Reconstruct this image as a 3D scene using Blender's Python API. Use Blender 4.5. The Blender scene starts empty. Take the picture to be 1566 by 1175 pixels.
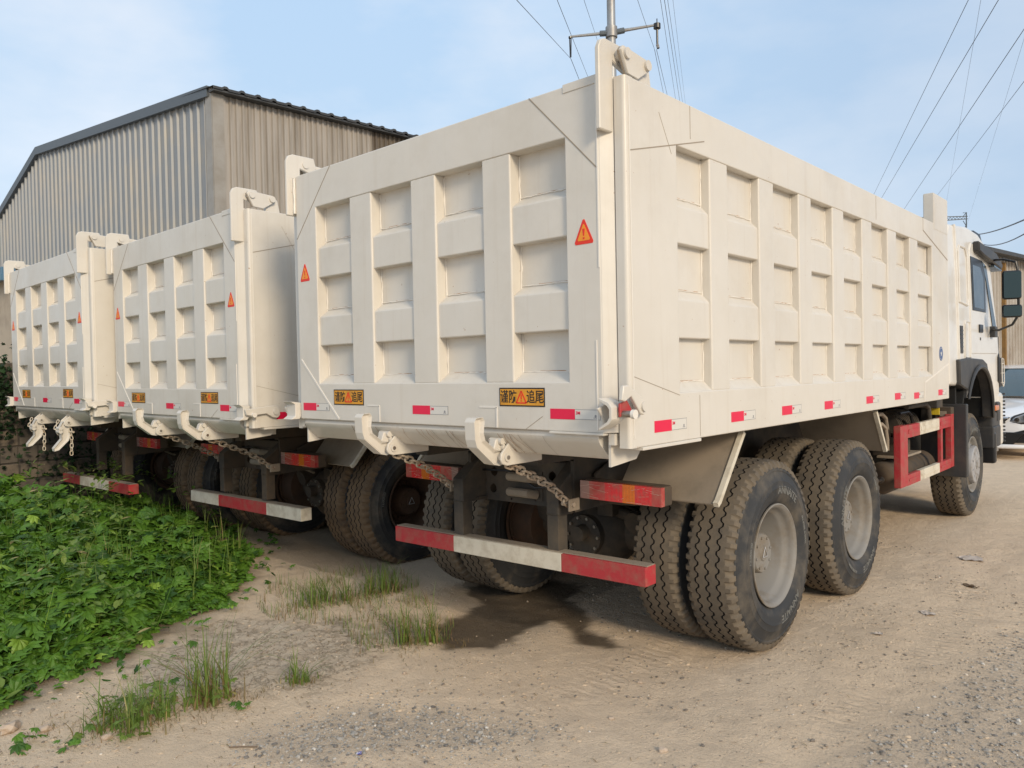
import bpy, bmesh, math, random
import numpy as np
from mathutils import Vector, Matrix, noise
R = math.radians
PI = math.pi
rnd = random.Random(7)
scene = bpy.context.scene
COL = scene.collection

# ------------------------------------------------------------------ materials
def new_mat(name):
    m = bpy.data.materials.new(name); m.use_nodes = True
    nt = m.node_tree; b = nt.nodes['Principled BSDF']
    return m, nt, b

def ramp(nt, fac, stops):
    r = nt.nodes.new('ShaderNodeValToRGB'); e = r.color_ramp.elements
    e[0].position, e[0].color = stops[0][0], (*stops[0][1], 1)
    e[1].position, e[1].color = stops[-1][0], (*stops[-1][1], 1)
    for p, c in stops[1:-1]:
        x = e.new(p); x.color = (*c, 1)
    nt.links.new(fac, r.inputs[0]); return r.outputs[0]

def noise_tex(nt, scale, detail=5, rough=.6, vec=None, coord='Object', sc=None):
    t = nt.nodes.new('ShaderNodeTexNoise'); t.inputs['Scale'].default_value = scale
    t.inputs['Detail'].default_value = detail; t.inputs['Roughness'].default_value = rough
    if vec is None:
        c = nt.nodes.new('ShaderNodeTexCoord'); vec = c.outputs[coord]
        if coord == 'Object':
            oi = nt.nodes.new('ShaderNodeObjectInfo'); ad = nt.nodes.new('ShaderNodeVectorMath'); ad.operation = 'ADD'
            nt.links.new(vec, ad.inputs[0]); nt.links.new(oi.outputs['Location'], ad.inputs[1]); vec = ad.outputs[0]
    if sc:
        mp = nt.nodes.new('ShaderNodeMapping'); mp.inputs['Scale'].default_value = sc
        nt.links.new(vec, mp.inputs[0]); vec = mp.outputs[0]
    nt.links.new(vec, t.inputs['Vector']); return t.outputs['Fac']

def mix(nt, fac, a, b):
    m = nt.nodes.new('ShaderNodeMix'); m.data_type = 'RGBA'
    for s, v in ((m.inputs[0], fac), (m.inputs[6], a), (m.inputs[7], b)):
        if isinstance(v, (int, float)): s.default_value = v
        elif isinstance(v, tuple): s.default_value = (*v, 1)
        else: nt.links.new(v, s)
    return m.outputs[2]

def bump(nt, b, h, strength, dist):
    n = nt.nodes.new('ShaderNodeBump'); n.inputs['Strength'].default_value = strength
    n.inputs['Distance'].default_value = dist
    nt.links.new(h, n.inputs['Height']); nt.links.new(n.outputs[0], b.inputs['Normal'])

def simple(name, col, rough=.5, metal=0, dirt=None, dirt_scale=6, lo=.45, hi=.7, bmp=0, bscale=60, coat=0):
    m, nt, b = new_mat(name)
    b.inputs['Roughness'].default_value = rough; b.inputs['Metallic'].default_value = metal
    b.inputs['Coat Weight'].default_value = coat
    if dirt:
        f = noise_tex(nt, dirt_scale, 8, .65)
        f = ramp(nt, f, [(lo, (0, 0, 0)), (hi, (1, 1, 1))])
        nt.links.new(mix(nt, f, col, dirt), b.inputs['Base Color'])
    else: b.inputs['Base Color'].default_value = (*col, 1)
    if bmp: bump(nt, b, noise_tex(nt, bscale, 4), bmp, .01)
    return m

def paint_mat():
    m, nt, b = new_mat('cream_truck_paint')
    f1 = ramp(nt, noise_tex(nt, 2.2, 5, .6), [(.35, (0, 0, 0)), (.75, (1, 1, 1))])
    c = mix(nt, f1, (.635, .60, .545), (.59, .55, .485))
    # thin vertical run-off streaks
    f2 = ramp(nt, noise_tex(nt, 1.0, 6, .7, sc=(16, 16, .55)), [(.56, (0, 0, 0)), (.80, (1, 1, 1))])
    mm = nt.nodes.new('ShaderNodeMath'); mm.operation = 'MULTIPLY'; mm.inputs[1].default_value = .38
    nt.links.new(f2, mm.inputs[0])
    c = mix(nt, mm.outputs[0], c, (.46, .38, .29))
    # tiny chips and rust specks
    f3 = ramp(nt, noise_tex(nt, 38, 3, .55), [(.735, (0, 0, 0)), (.77, (1, 1, 1))])
    c = mix(nt, f3, c, (.33, .19, .10))
    # long faint scratches and dusty smears
    f4 = ramp(nt, noise_tex(nt, 1.0, 4, .8, sc=(60, 60, 2.2)), [(.70, (0, 0, 0)), (.76, (.55, .55, .55))])
    c = mix(nt, f4, c, (.50, .45, .38))
    f5 = ramp(nt, noise_tex(nt, .9, 7, .72), [(.50, (0, 0, 0)), (.72, (.45, .45, .45))])
    c = mix(nt, f5, c, (.47, .42, .35))
    nt.links.new(c, b.inputs['Base Color'])
    nt.links.new(ramp(nt, noise_tex(nt, 5, 6), [(.3, (.30, .30, .30)), (.8, (.52, .52, .52))]), b.inputs['Roughness'])
    bump(nt, b, noise_tex(nt, 3.0, 3), .25, .02)
    return m

def sheet_mat(name, c1, c2):
    m, nt, b = new_mat(name)
    f = ramp(nt, noise_tex(nt, 1.0, 6, .7, sc=(5, 5, .35)), [(.42, (0, 0, 0)), (.68, (1, 1, 1))])
    nt.links.new(mix(nt, f, c1, c2), b.inputs['Base Color']); b.inputs['Roughness'].default_value = .5; b.inputs['Metallic'].default_value = .15
    return m

def tread_mat():
    m, nt, b = new_mat('dusty_tread_rubber')
    f = ramp(nt, noise_tex(nt, 7, 8, .7), [(.3, (0, 0, 0)), (.7, (1, 1, 1))])
    nt.links.new(mix(nt, f, (.085, .072, .058), (.165, .130, .090)), b.inputs['Base Color'])
    b.inputs['Roughness'].default_value = .85
    bump(nt, b, noise_tex(nt, 90, 5), .4, .004)
    return m

def ground_mat():
    m, nt, b = new_mat('sandy_dirt')
    at = nt.nodes.new('ShaderNodeAttribute'); at.attribute_name = 'zones'
    sp = nt.nodes.new('ShaderNodeSeparateColor'); nt.links.new(at.outputs['Color'], sp.inputs[0])
    big = noise_tex(nt, .8, 6, .6); med = noise_tex(nt, 6, 10, .72); fine = noise_tex(nt, 85, 6, .7)
    c = mix(nt, ramp(nt, big, [(.35, (0, 0, 0)), (.7, (1, 1, 1))]), (.70, .545, .385), (.79, .625, .45))
    c = mix(nt, ramp(nt, med, [(.45, (0, 0, 0)), (.78, (.8, .8, .8))]), c, (.57, .445, .32))
    c = mix(nt, ramp(nt, fine, [(.30, (.42, .42, .42)), (.46, (0, 0, 0))]), c, (.28, .215, .155))
    c = mix(nt, ramp(nt, fine, [(.60, (0, 0, 0)), (.72, (.6, .6, .6))]), c, (.66, .56, .44))
    # grey gravelly zone (G), pale dry crust (B), wet stain (R)
    g = nt.nodes.new('ShaderNodeMath'); g.operation = 'MULTIPLY'; nt.links.new(sp.outputs[1], g.inputs[0])
    nt.links.new(ramp(nt, noise_tex(nt, 30, 6, .7), [(.35, (.3, .3, .3)), (.6, (1, 1, 1))]), g.inputs[1])
    c = mix(nt, g.outputs[0], c, mix(nt, ramp(nt, noise_tex(nt, 110, 3, .6), [(.35, (0, 0, 0)), (.65, (1, 1, 1))]), (.17, .145, .12), (.42, .375, .32)))
    vor = nt.nodes.new('ShaderNodeTexVoronoi'); vor.feature = 'DISTANCE_TO_EDGE'; vor.inputs['Scale'].default_value = 13
    tc = nt.nodes.new('ShaderNodeTexCoord')
    wn = nt.nodes.new('ShaderNodeTexNoise'); wn.inputs['Scale'].default_value = 5; wn.inputs['Detail'].default_value = 8; wn.inputs['Roughness'].default_value = .7; nt.links.new(tc.outputs['Object'], wn.inputs['Vector'])
    va = nt.nodes.new('ShaderNodeMix'); va.data_type = 'VECTOR'; va.inputs[0].default_value = .38
    nt.links.new(tc.outputs['Object'], va.inputs[4]); nt.links.new(wn.outputs['Color'], va.inputs[5]); nt.links.new(va.outputs[1], vor.inputs['Vector'])
    crack = ramp(nt, vor.outputs['Distance'], [(.0, (1, 1, 1)), (.035, (0, 0, 0))])
    crack = mix(nt, ramp(nt, noise_tex(nt, 4, 4), [(.38, (1, 1, 1)), (.52, (0, 0, 0))]), crack, (0, 0, 0))
    cr = nt.nodes.new('ShaderNodeMath'); cr.operation = 'MULTIPLY'; nt.links.new(crack, cr.inputs[0]); nt.links.new(sp.outputs[2], cr.inputs[1])
    c = mix(nt, sp.outputs[2], c, mix(nt, ramp(nt, med, [(.4, (0, 0, 0)), (.65, (1, 1, 1))]), (.60, .50, .38), (.50, .395, .285)))
    crm = nt.nodes.new('ShaderNodeMath'); crm.operation = 'MULTIPLY'; crm.inputs[1].default_value = .75; nt.links.new(cr.outputs[0], crm.inputs[0])
    c = mix(nt, crm.outputs[0], c, (.16, .11, .07))
    c = mix(nt, sp.outputs[0], c, mix(nt, ramp(nt, med, [(.4, (0, 0, 0)), (.65, (1, 1, 1))]), (.115, .085, .055), (.165, .125, .082)))
    nt.links.new(c, b.inputs['Base Color'])
    rr = nt.nodes.new('ShaderNodeMapRange'); nt.links.new(sp.outputs[0], rr.inputs[0])
    rr.inputs[3].default_value = .95; rr.inputs[4].default_value = .62; nt.links.new(rr.outputs[0], b.inputs['Roughness'])
    ad = nt.nodes.new('ShaderNodeMath'); ad.operation = 'MULTIPLY_ADD'; ad.inputs[1].default_value = .35
    nt.links.new(fine, ad.inputs[0]); nt.links.new(med, ad.inputs[2])
    a2 = nt.nodes.new('ShaderNodeMath'); a2.operation = 'SUBTRACT'; nt.links.new(ad.outputs[0], a2.inputs[0]); nt.links.new(cr.outputs[0], a2.inputs[1])
    # tyre tread prints in the wheel tracks
    wv = nt.nodes.new('ShaderNodeTexWave'); wv.bands_direction = 'Y'; wv.inputs['Scale'].default_value = 5.2; wv.inputs['Distortion'].default_value = 3.5; wv.inputs['Detail'].default_value = 2; wv.inputs['Detail Scale'].default_value = 3
    nt.links.new(tc.outputs['Object'], wv.inputs['Vector'])
    wm = nt.nodes.new('ShaderNodeMath'); wm.operation = 'MULTIPLY'; nt.links.new(wv.outputs['Fac'], wm.inputs[0]); nt.links.new(at.outputs['Alpha'], wm.inputs[1])
    a3 = nt.nodes.new('ShaderNodeMath'); a3.operation = 'MULTIPLY_ADD'; a3.inputs[1].default_value = .28; nt.links.new(wm.outputs[0], a3.inputs[0]); nt.links.new(a2.outputs[0], a3.inputs[2])
    bump(nt, b, a3.outputs[0], 1.0, .035)
    return m

def leaf_mat(name, c1, c2, c3, trans=.25):
    m, nt, b = new_mat(name)
    g = nt.nodes.new('ShaderNodeNewGeometry')
    c = ramp(nt, g.outputs['Random Per Island'], [(0, c1), (.5, c2), (.93, c2), (1, c3)])
    nt.links.new(c, b.inputs['Base Color']); b.inputs['Roughness'].default_value = .5
    b.inputs['Specular IOR Level'].default_value = .35
    t = nt.nodes.new('ShaderNodeBsdfTranslucent'); nt.links.new(c, t.inputs[0])
    mx = nt.nodes.new('ShaderNodeMixShader'); mx.inputs[0].default_value = trans
    nt.links.new(b.outputs[0], mx.inputs[1]); nt.links.new(t.outputs[0], mx.inputs[2])
    nt.links.new(mx.outputs[0], nt.nodes['Material Output'].inputs[0])
    return m

def block_mat():
    m, nt, b = new_mat('weathered_cinder_block')
    tc = nt.nodes.new('ShaderNodeTexCoord')
    mp = nt.nodes.new('ShaderNodeMapping'); mp.inputs['Rotation'].default_value = (PI/2, 0, PI/2)
    # use (y, z) as brick plane
    sx = nt.nodes.new('ShaderNodeSeparateXYZ'); cx = nt.nodes.new('ShaderNodeCombineXYZ')
    nt.links.new(tc.outputs['Object'], sx.inputs[0]); nt.links.new(sx.outputs[1], cx.inputs[0]); nt.links.new(sx.outputs[2], cx.inputs[1])
    br = nt.nodes.new('ShaderNodeTexBrick'); nt.links.new(cx.outputs[0], br.inputs[0])
    br.inputs['Scale'].default_value = 1; br.inputs['Brick Width'].default_value = .4; br.inputs['Row Height'].default_value = .2
    br.inputs['Mortar Size'].default_value = .012; br.inputs['Color1'].default_value = (.10, .085, .07, 1)
    br.inputs['Color2'].default_value = (.17, .135, .10, 1); br.inputs['Mortar'].default_value = (.05, .042, .035, 1)
    c = mix(nt, ramp(nt, noise_tex(nt, 9, 8, .7), [(.4, (0, 0, 0)), (.7, (1, 1, 1))]), br.outputs[0], (.07, .06, .05))
    nt.links.new(c, b.inputs['Base Color']); b.inputs['Roughness'].default_value = .95
    bump(nt, b, br.outputs['Fac'], -.9, .03)
    return m

M = {}
M['paint'] = paint_mat()
M['weld'] = simple('welded_paint_bead', (.72, .68, .62), .5)
M['seam'] = simple('grimy_seam', (.30, .25, .195), .8)
M['rust'] = simple('rust_streak', (.34, .17, .07), .9, dirt=(.5, .38, .26), dirt_scale=30)
M['red_paint'] = simple('worn_red_paint', (.40, .028, .035), .55, dirt=(.30, .11, .08), dirt_scale=14, lo=.42, hi=.75, bmp=.2)
M['white_paint'] = simple('worn_white_paint', (.62, .57, .47), .6, dirt=(.42, .36, .27), dirt_scale=9)
M['chassis'] = simple('dusty_dark_chassis', (.042, .038, .034), .75, dirt=(.11, .085, .058), dirt_scale=5, lo=.4, hi=.75)
M['chassis_brown'] = simple('muddy_chassis', (.085, .062, .042), .9, dirt=(.045, .04, .035), dirt_scale=7)
M['brown_metal'] = simple('dusty_sheet_metal', (.29, .24, .185), .8, dirt=(.19, .16, .125), dirt_scale=3)
M['drum'] = simple('rusty_brake_drum', (.09, .05, .03), .85, dirt=(.05, .035, .025), dirt_scale=8)
M['tread'] = tread_mat()
M['groove'] = simple('shaded_groove_rubber', (.022, .019, .016), .95)  # shade of the tread grooves put into a darker rubber colour
M['sidewall'] = simple('tyre_sidewall', (.026, .027, .029), .68, dirt=(.125, .105, .08), dirt_scale=4, lo=.46, hi=.72, bmp=.15, bscale=25)
M['muddy_tread'] = simple('muddy_tread_rubber', (.16, .105, .06), .95, dirt=(.075, .055, .04), dirt_scale=6, bmp=.4, bscale=60)
M['tyre_text'] = simple('raised_tyre_lettering', (.15, .15, .14), .6)
M['rim'] = simple('silver_wheel_paint', (.225, .215, .20), .65, metal=0, dirt=(.17, .13, .085), dirt_scale=2.6, lo=.48, hi=.66)
M['rim_grey'] = simple('light_grey_hub_paint', (.36, .36, .37), .5, metal=.2, dirt=(.24, .20, .16), dirt_scale=6)
M['hole'] = simple('recess_shade', (.008, .008, .008), .9)  # near-black colour stands in for the shade inside recesses
M['dark_plastic'] = simple('dark_grey_plastic', (.035, .035, .037), .5, dirt=(.07, .062, .052), dirt_scale=5)
M['black_plastic'] = simple('black_plastic', (.014, .014, .015), .35)
M['cab_paint'] = simple('white_cab_paint', (.70, .675, .63), .3, dirt=(.60, .56, .50), dirt_scale=3, coat=.3)
M['steel'] = simple('dull_steel', (.35, .33, .30), .45, metal=.8, dirt=(.22, .14, .09), dirt_scale=25)
M['galv'] = simple('galvanised_pole', (.33, .34, .35), .5, metal=.5, dirt=(.24, .22, .20), dirt_scale=3)
M['chain'] = simple('rusty_chain', (.46, .39, .31), .6, metal=.2, dirt=(.20, .12, .07), dirt_scale=30)
M['chain_cream'] = simple('cream_chain', (.62, .56, .46), .6, dirt=(.35, .24, .14), dirt_scale=30)
M['red_reflect'] = simple('red_reflective_tape', (.70, .005, .055), .35)
M['white_reflect'] = simple('white_reflective_tape', (.62, .60, .56), .3)
M['grey_mark'] = simple('grey_tape_print', (.25, .25, .26), .5)
M['orange'] = simple('orange_sticker', (.80, .28, .015), .45)
M['amber'] = simple('amber_sticker', (.66, .30, .02), .5, dirt=(.50, .22, .02), dirt_scale=12)
M['red_sticker'] = simple('red_sticker_print', (.70, .03, .01), .5)
M['ink'] = simple('black_sticker_ink', (.02, .014, .01), .6)
M['blue_emblem'] = simple('blue_emblem', (.02, .07, .22), .4)
M['lens_red'] = simple('red_lamp_lens', (.42, .030, .036), .25, dirt=(.36, .13, .10), dirt_scale=16, lo=.35, coat=.5)
M['lens_bright'] = simple('bright_red_lamp_lens', (.62, .014, .026), .2, dirt=(.40, .08, .07), dirt_scale=20, coat=.5)
M['lens_orange'] = simple('orange_lamp_lens', (.60, .15, .01), .2, dirt=(.55, .10, .01), dirt_scale=25, coat=.5)
M['lens_clear'] = simple('cloudy_lamp_lens', (.30, .17, .15), .25, coat=.3)
M['scratch'] = simple('lens_scratch', (.55, .35, .30), .5)
M['yellow'] = simple('yellow_tag', (.65, .48, .03), .5)
M['glass'] = simple('dark_tinted_glass', (.02, .028, .03), .12, dirt=(.06, .07, .07), dirt_scale=5)
M['glass_car'] = simple('car_windscreen_glass', (.045, .075, .085), .05, coat=.6)
M['mirror'] = simple('mirror_glass', (.055, .075, .075), .12, metal=.9)
M['car_paint'] = simple('white_car_paint', (.78, .78, .79), .18, coat=.7)
M['chrome'] = simple('chrome', (.65, .65, .66), .12, metal=1)
M['lamp_glass'] = simple('headlamp_glass', (.42, .44, .46), .08, metal=.4, coat=.8)
M['gable_sheet'] = simple('blue_grey_sheet_steel', (.245, .26, .275), .5, metal=.1, dirt=(.30, .29, .27), dirt_scale=1.2)
M['side_sheet'] = sheet_mat('galvanised_corrugated_steel', (.37, .335, .295), (.245, .215, .18))
M['rusty_sheet'] = sheet_mat('darkened_corrugated_steel', (.17, .14, .105), (.08, .06, .045))
M['roof_sheet'] = simple('dark_roof_sheet', (.035, .038, .042), .6, dirt=(.06, .06, .06))
M['trim'] = simple('grey_roof_trim', (.10, .115, .13), .5, metal=.3)
M['corner_trim'] = simple('pale_corner_flashing', (.34, .315, .28), .5, metal=.3, dirt=(.27, .24, .2), dirt_scale=2)
M['shed_sheet'] = simple('tan_corrugated_steel', (.40, .365, .32), .6, metal=.1, dirt=(.30, .25, .20), dirt_scale=2)
M['pillar'] = simple('ochre_pillar', (.24, .135, .04), .7, dirt=(.17, .10, .04))
M['plaster'] = simple('stained_plaster', (.40, .34, .265), .9, dirt=(.28, .23, .18), dirt_scale=2)
M['blue_roof'] = simple('blue_roof_sheet', (.07, .16, .25), .5)
M['block'] = block_mat()
M['ground'] = ground_mat()
M['weed'] = leaf_mat('weed_leaves', (.028, .078, .012), (.10, .215, .024), (.27, .42, .06))
M['ivy'] = leaf_mat('ivy_leaves', (.008, .022, .008), (.018, .045, .013), (.03, .07, .02))
M['grass'] = leaf_mat('grass_blades', (.08, .15, .025), (.17, .25, .05), (.48, .38, .18), .3)
M['straw'] = leaf_mat('dry_grass', (.28, .17, .085), (.20, .15, .06), (.36, .27, .15), .2)
M['pebble'] = leaf_mat('pebbles', (.17, .145, .12), (.36, .29, .22), (.62, .55, .46), 0)
M['clod'] = leaf_mat('dirt_clods', (.40, .31, .215), (.55, .43, .30), (.64, .52, .38), 0)
M['gravel'] = leaf_mat('grey_gravel', (.15, .135, .12), (.36, .33, .29), (.62, .58, .52), 0)
M['stone'] = simple('pale_stone', (.48, .38, .29), .9, dirt=(.33, .24, .17), dirt_scale=25, bmp=.4)
M['paper'] = simple('crumpled_paper', (.55, .48, .42), .8, dirt=(.40, .34, .28), dirt_scale=20)
M['wrapper'] = simple('blue_wrapper', (.10, .10, .42), .3, dirt=(.6, .6, .68), dirt_scale=45, lo=.5, hi=.56)
M['wood'] = simple('dry_stick', (.16, .11, .07), .9)
M['wire'] = simple('power_cable', (.10, .11, .13), .6)
M['porcelain'] = simple('dark_insulator', (.03, .028, .027), .3)
M['lattice'] = simple('lattice_steel', (.10, .12, .14), .6, metal=.3)

# ------------------------------------------------------------------ mesh builder
class MB:
    def __init__(s): s.v = []; s.f = []; s.m = []; s.mats = []
    def mi(s, mat):
        mat = M[mat]
        if mat not in s.mats: s.mats.append(mat)
        return s.mats.index(mat)
    def add_bm(s, bm, mat, T=None):
        o = len(s.v); bm.verts.ensure_lookup_table()
        for i, v in enumerate(bm.verts): v.index = i
        for v in bm.verts: s.v.append(tuple(T(v.co)) if T else tuple(v.co))
        k = s.mi(mat)
        for f in bm.faces: s.f.append([o+v.index for v in f.verts]); s.m.append(k)
        bm.free()
    def raw(s, vs, fs, mat):
        o = len(s.v); s.v += [tuple(v) for v in vs]; k = s.mi(mat)
        for f in fs: s.f.append([o+i for i in f]); s.m.append(k)
    def box(s, x0, x1, y0, y1, z0, z1, mat, bev=0, T=None, seg=2):
        bm = bmesh.new(); bmesh.ops.create_cube(bm, size=1)
        for v in bm.verts:
            v.co = Vector(((x0+x1)/2+v.co.x*(x1-x0), (y0+y1)/2+v.co.y*(y1-y0), (z0+z1)/2+v.co.z*(z1-z0)))
        if bev: bmesh.ops.bevel(bm, geom=bm.edges[:], offset=min(bev, abs(x1-x0)*.45, abs(y1-y0)*.45, abs(z1-z0)*.45), segments=seg, profile=.5, affect='EDGES')
        s.add_bm(bm, mat, T); return s
    def prism(s, poly, axis, a, b, mat, bev=0, T=None, inset=None, seg=1):
        # poly: 2d points; axis 'x' -> (y,z), 'y' -> (x,z), 'z' -> (x,y)
        def P(p, t):
            return {'x': (t, p[0], p[1]), 'y': (p[0], t, p[1]), 'z': (p[0], p[1], t)}[axis]
        bm = bmesh.new(); A = [bm.verts.new(P(p, a)) for p in poly]; B = [bm.verts.new(P(p, b)) for p in poly]
        n = len(poly); fa = bm.faces.new(A); fb = bm.faces.new(B[::-1])
        for i in range(n): bm.faces.new((A[i], B[i], B[(i+1) % n], A[(i+1) % n]))
        bmesh.ops.recalc_face_normals(bm, faces=bm.faces[:])
        if inset:
            for f in (fa, fb):
                bmesh.ops.inset_region(bm, faces=[f], thickness=inset[0], depth=-inset[1])
        if bev: 
            ed = [e for e in bm.edges if len(e.link_faces) == 2 and e.calc_face_angle(0) > R(28)]
            bmesh.ops.bevel(bm, geom=ed, offset=bev, segments=seg, profile=.5, affect='EDGES', clamp_overlap=True)
        s.add_bm(bm, mat, T); return s
    def tube(s, pts, r, mat, n=8, cap=True):
        pts = [Vector(p) for p in pts]; rings = []
        N = len(pts); prev = None
        for i, p in enumerate(pts):
            d = (pts[min(i+1, N-1)]-pts[max(i-1, 0)]).normalized()
            if prev is None:
                u = d.cross(Vector((0, 0, 1)));  u = d.cross(Vector((1, 0, 0))) if u.length < .05 else u
            else: u = prev-d*prev.dot(d)
            u.normalize(); prev = u; w = d.cross(u); rr = r[i] if isinstance(r, (list, tuple)) else r
            rings.append([p+(u*math.cos(2*PI*k/n)+w*math.sin(2*PI*k/n))*rr for k in range(n)])
        vs = [v for q in rings for v in q]; fs = []
        for i in range(N-1):
            for k in range(n): fs.append((i*n+k, i*n+(k+1) % n, (i+1)*n+(k+1) % n, (i+1)*n+k))
        if cap: fs.append(tuple(range(n))[::-1]); fs.append(tuple((N-1)*n+k for k in range(n)))
        s.raw(vs, fs, mat); return s
    def cyl(s, p0, p1, r, mat, n=20, r2=None): return s.tube([p0, p1], [r, r if r2 is None else r2], mat, n)
    def lathe(s, prof, mat, n=48, T=None, close=False):
        # prof: (x along axis, radius); axis = +x through origin
        vs = []; fs = []; k = len(prof)
        for i in range(n):
            a = 2*PI*i/n
            for x, r in prof: vs.append(Vector((x, r*math.cos(a), r*math.sin(a))))
        for i in range(n):
            j = (i+1) % n
            for q in range(k-1): fs.append((i*k+q, j*k+q, j*k+q+1, i*k+q+1))
        if T: vs = [T(v) for v in vs]
        s.raw(vs, fs, mat); return s
    def text(s, body, size, mat, T, extrude=.0008, bold=0):
        cu = bpy.data.curves.new('lettering', 'FONT'); cu.body = body; cu.size = size
        cu.align_x = 'CENTER'; cu.align_y = 'CENTER'; cu.extrude = extrude; cu.offset = bold; cu.resolution_u = 3
        o = bpy.data.objects.new('lettering', cu); COL.objects.link(o)
        bpy.context.view_layer.update()
        me = bpy.data.meshes.new_from_object(o.evaluated_get(bpy.context.evaluated_depsgraph_get()))
        s.raw([T(v.co) for v in me.vertices], [list(p.vertices) for p in me.polygons], mat)
        bpy.data.objects.remove(o); bpy.data.curves.remove(cu); bpy.data.meshes.remove(me); return s
    def build(s, name, parent=None, smooth=35, loc=None):
        me = bpy.data.meshes.new(name)
        vs = s.v
        if loc: vs = [(v[0]-loc[0], v[1]-loc[1], v[2]-loc[2]) for v in vs]
        me.from_pydata(vs, [], s.f)
        for m in s.mats: me.materials.append(m)
        me.polygons.foreach_set('material_index', s.m)
        if smooth:
            me.polygons.foreach_set('use_smooth', [True]*len(me.polygons)); me.update()
            me.set_sharp_from_angle(angle=R(smooth))
        me.update()
        o = bpy.data.objects.new(name, me); COL.objects.link(o)
        if loc: o.location = loc
        if smooth and smooth <= 45:
            w = o.modifiers.new('weighted', 'WEIGHTED_NORMAL'); w.keep_sharp = True; w.weight = 90
        if parent: o.parent = parent
        return o

def tag(o, label=None, cat=None, group=None, kind=None):
    if label: o['label'] = label
    if cat: o['category'] = cat
    if group: o['group'] = group
    if kind: o['kind'] = kind
    return o
def empty(name, loc=(0, 0, 0), rz=0):
    o = bpy.data.objects.new(name, None); COL.objects.link(o); o.location = loc; o.rotation_euler.z = rz
    o.empty_display_size = .3; return o
def copy_tree(o, parent=None):
    c = o.copy(); COL.objects.link(c)
    if parent: c.parent = parent
    for ch in list(o.children): copy_tree(ch, c)
    return c

# ------------------------------------------------------------------ truck pieces
def ring(mb, u, v, pu, pv, w0, w1, T, bev, mat='paint'):
    """rectangular frame u=(a,b) v=(c,d) with a rectangular hole pu,pv, between depths w0 (back) and w1 (front)"""
    bm = bmesh.new()
    O = [(u[0], v[0]), (u[1], v[0]), (u[1], v[1]), (u[0], v[1])]; I = [(pu[0], pv[0]), (pu[1], pv[0]), (pu[1], pv[1]), (pu[0], pv[1])]
    of = [bm.verts.new((a, b, w1)) for a, b in O]; inf = [bm.verts.new((a, b, w1)) for a, b in I]
    ob = [bm.verts.new((a, b, w0)) for a, b in O]; ib = [bm.verts.new((a, b, w0)) for a, b in I]
    for i in range(4):
        j = (i+1) % 4
        bm.faces.new((of[i], of[j], inf[j], inf[i])); bm.faces.new((ob[j], ob[i], ib[i], ib[j]))
        bm.faces.new((of[j], of[i], ob[i], ob[j])); bm.faces.new((inf[i], inf[j], ib[j], ib[i]))
    bmesh.ops.recalc_face_normals(bm, faces=bm.faces[:])
    ed = [e for e in bm.edges if e.calc_face_angle(0) > R(30) and (e.verts[0].co.z > (w0+w1)/2 or e.verts[1].co.z > (w0+w1)/2)]
    bmesh.ops.bevel(bm, geom=ed, offset=bev, segments=3, profile=.5, affect='EDGES')
    mb.add_bm(bm, mat, T)

def weld(mb, p, q, T, seed, r=.0035, mat='weld'):
    rr = random.Random(seed); p = Vector(p); q = Vector(q); n = max(3, int((q-p).length/.022)); pts = []; rad = []
    for i in range(n+1):
        t = i/n; pts.append(T(p.lerp(q, t)+Vector((rr.uniform(-1, 1), rr.uniform(-1, 1), rr.uniform(-.5, .5)))*.0018)); rad.append(r*rr.uniform(.7, 1.35))
    mb.tube(pts, rad, mat, 5)

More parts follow.
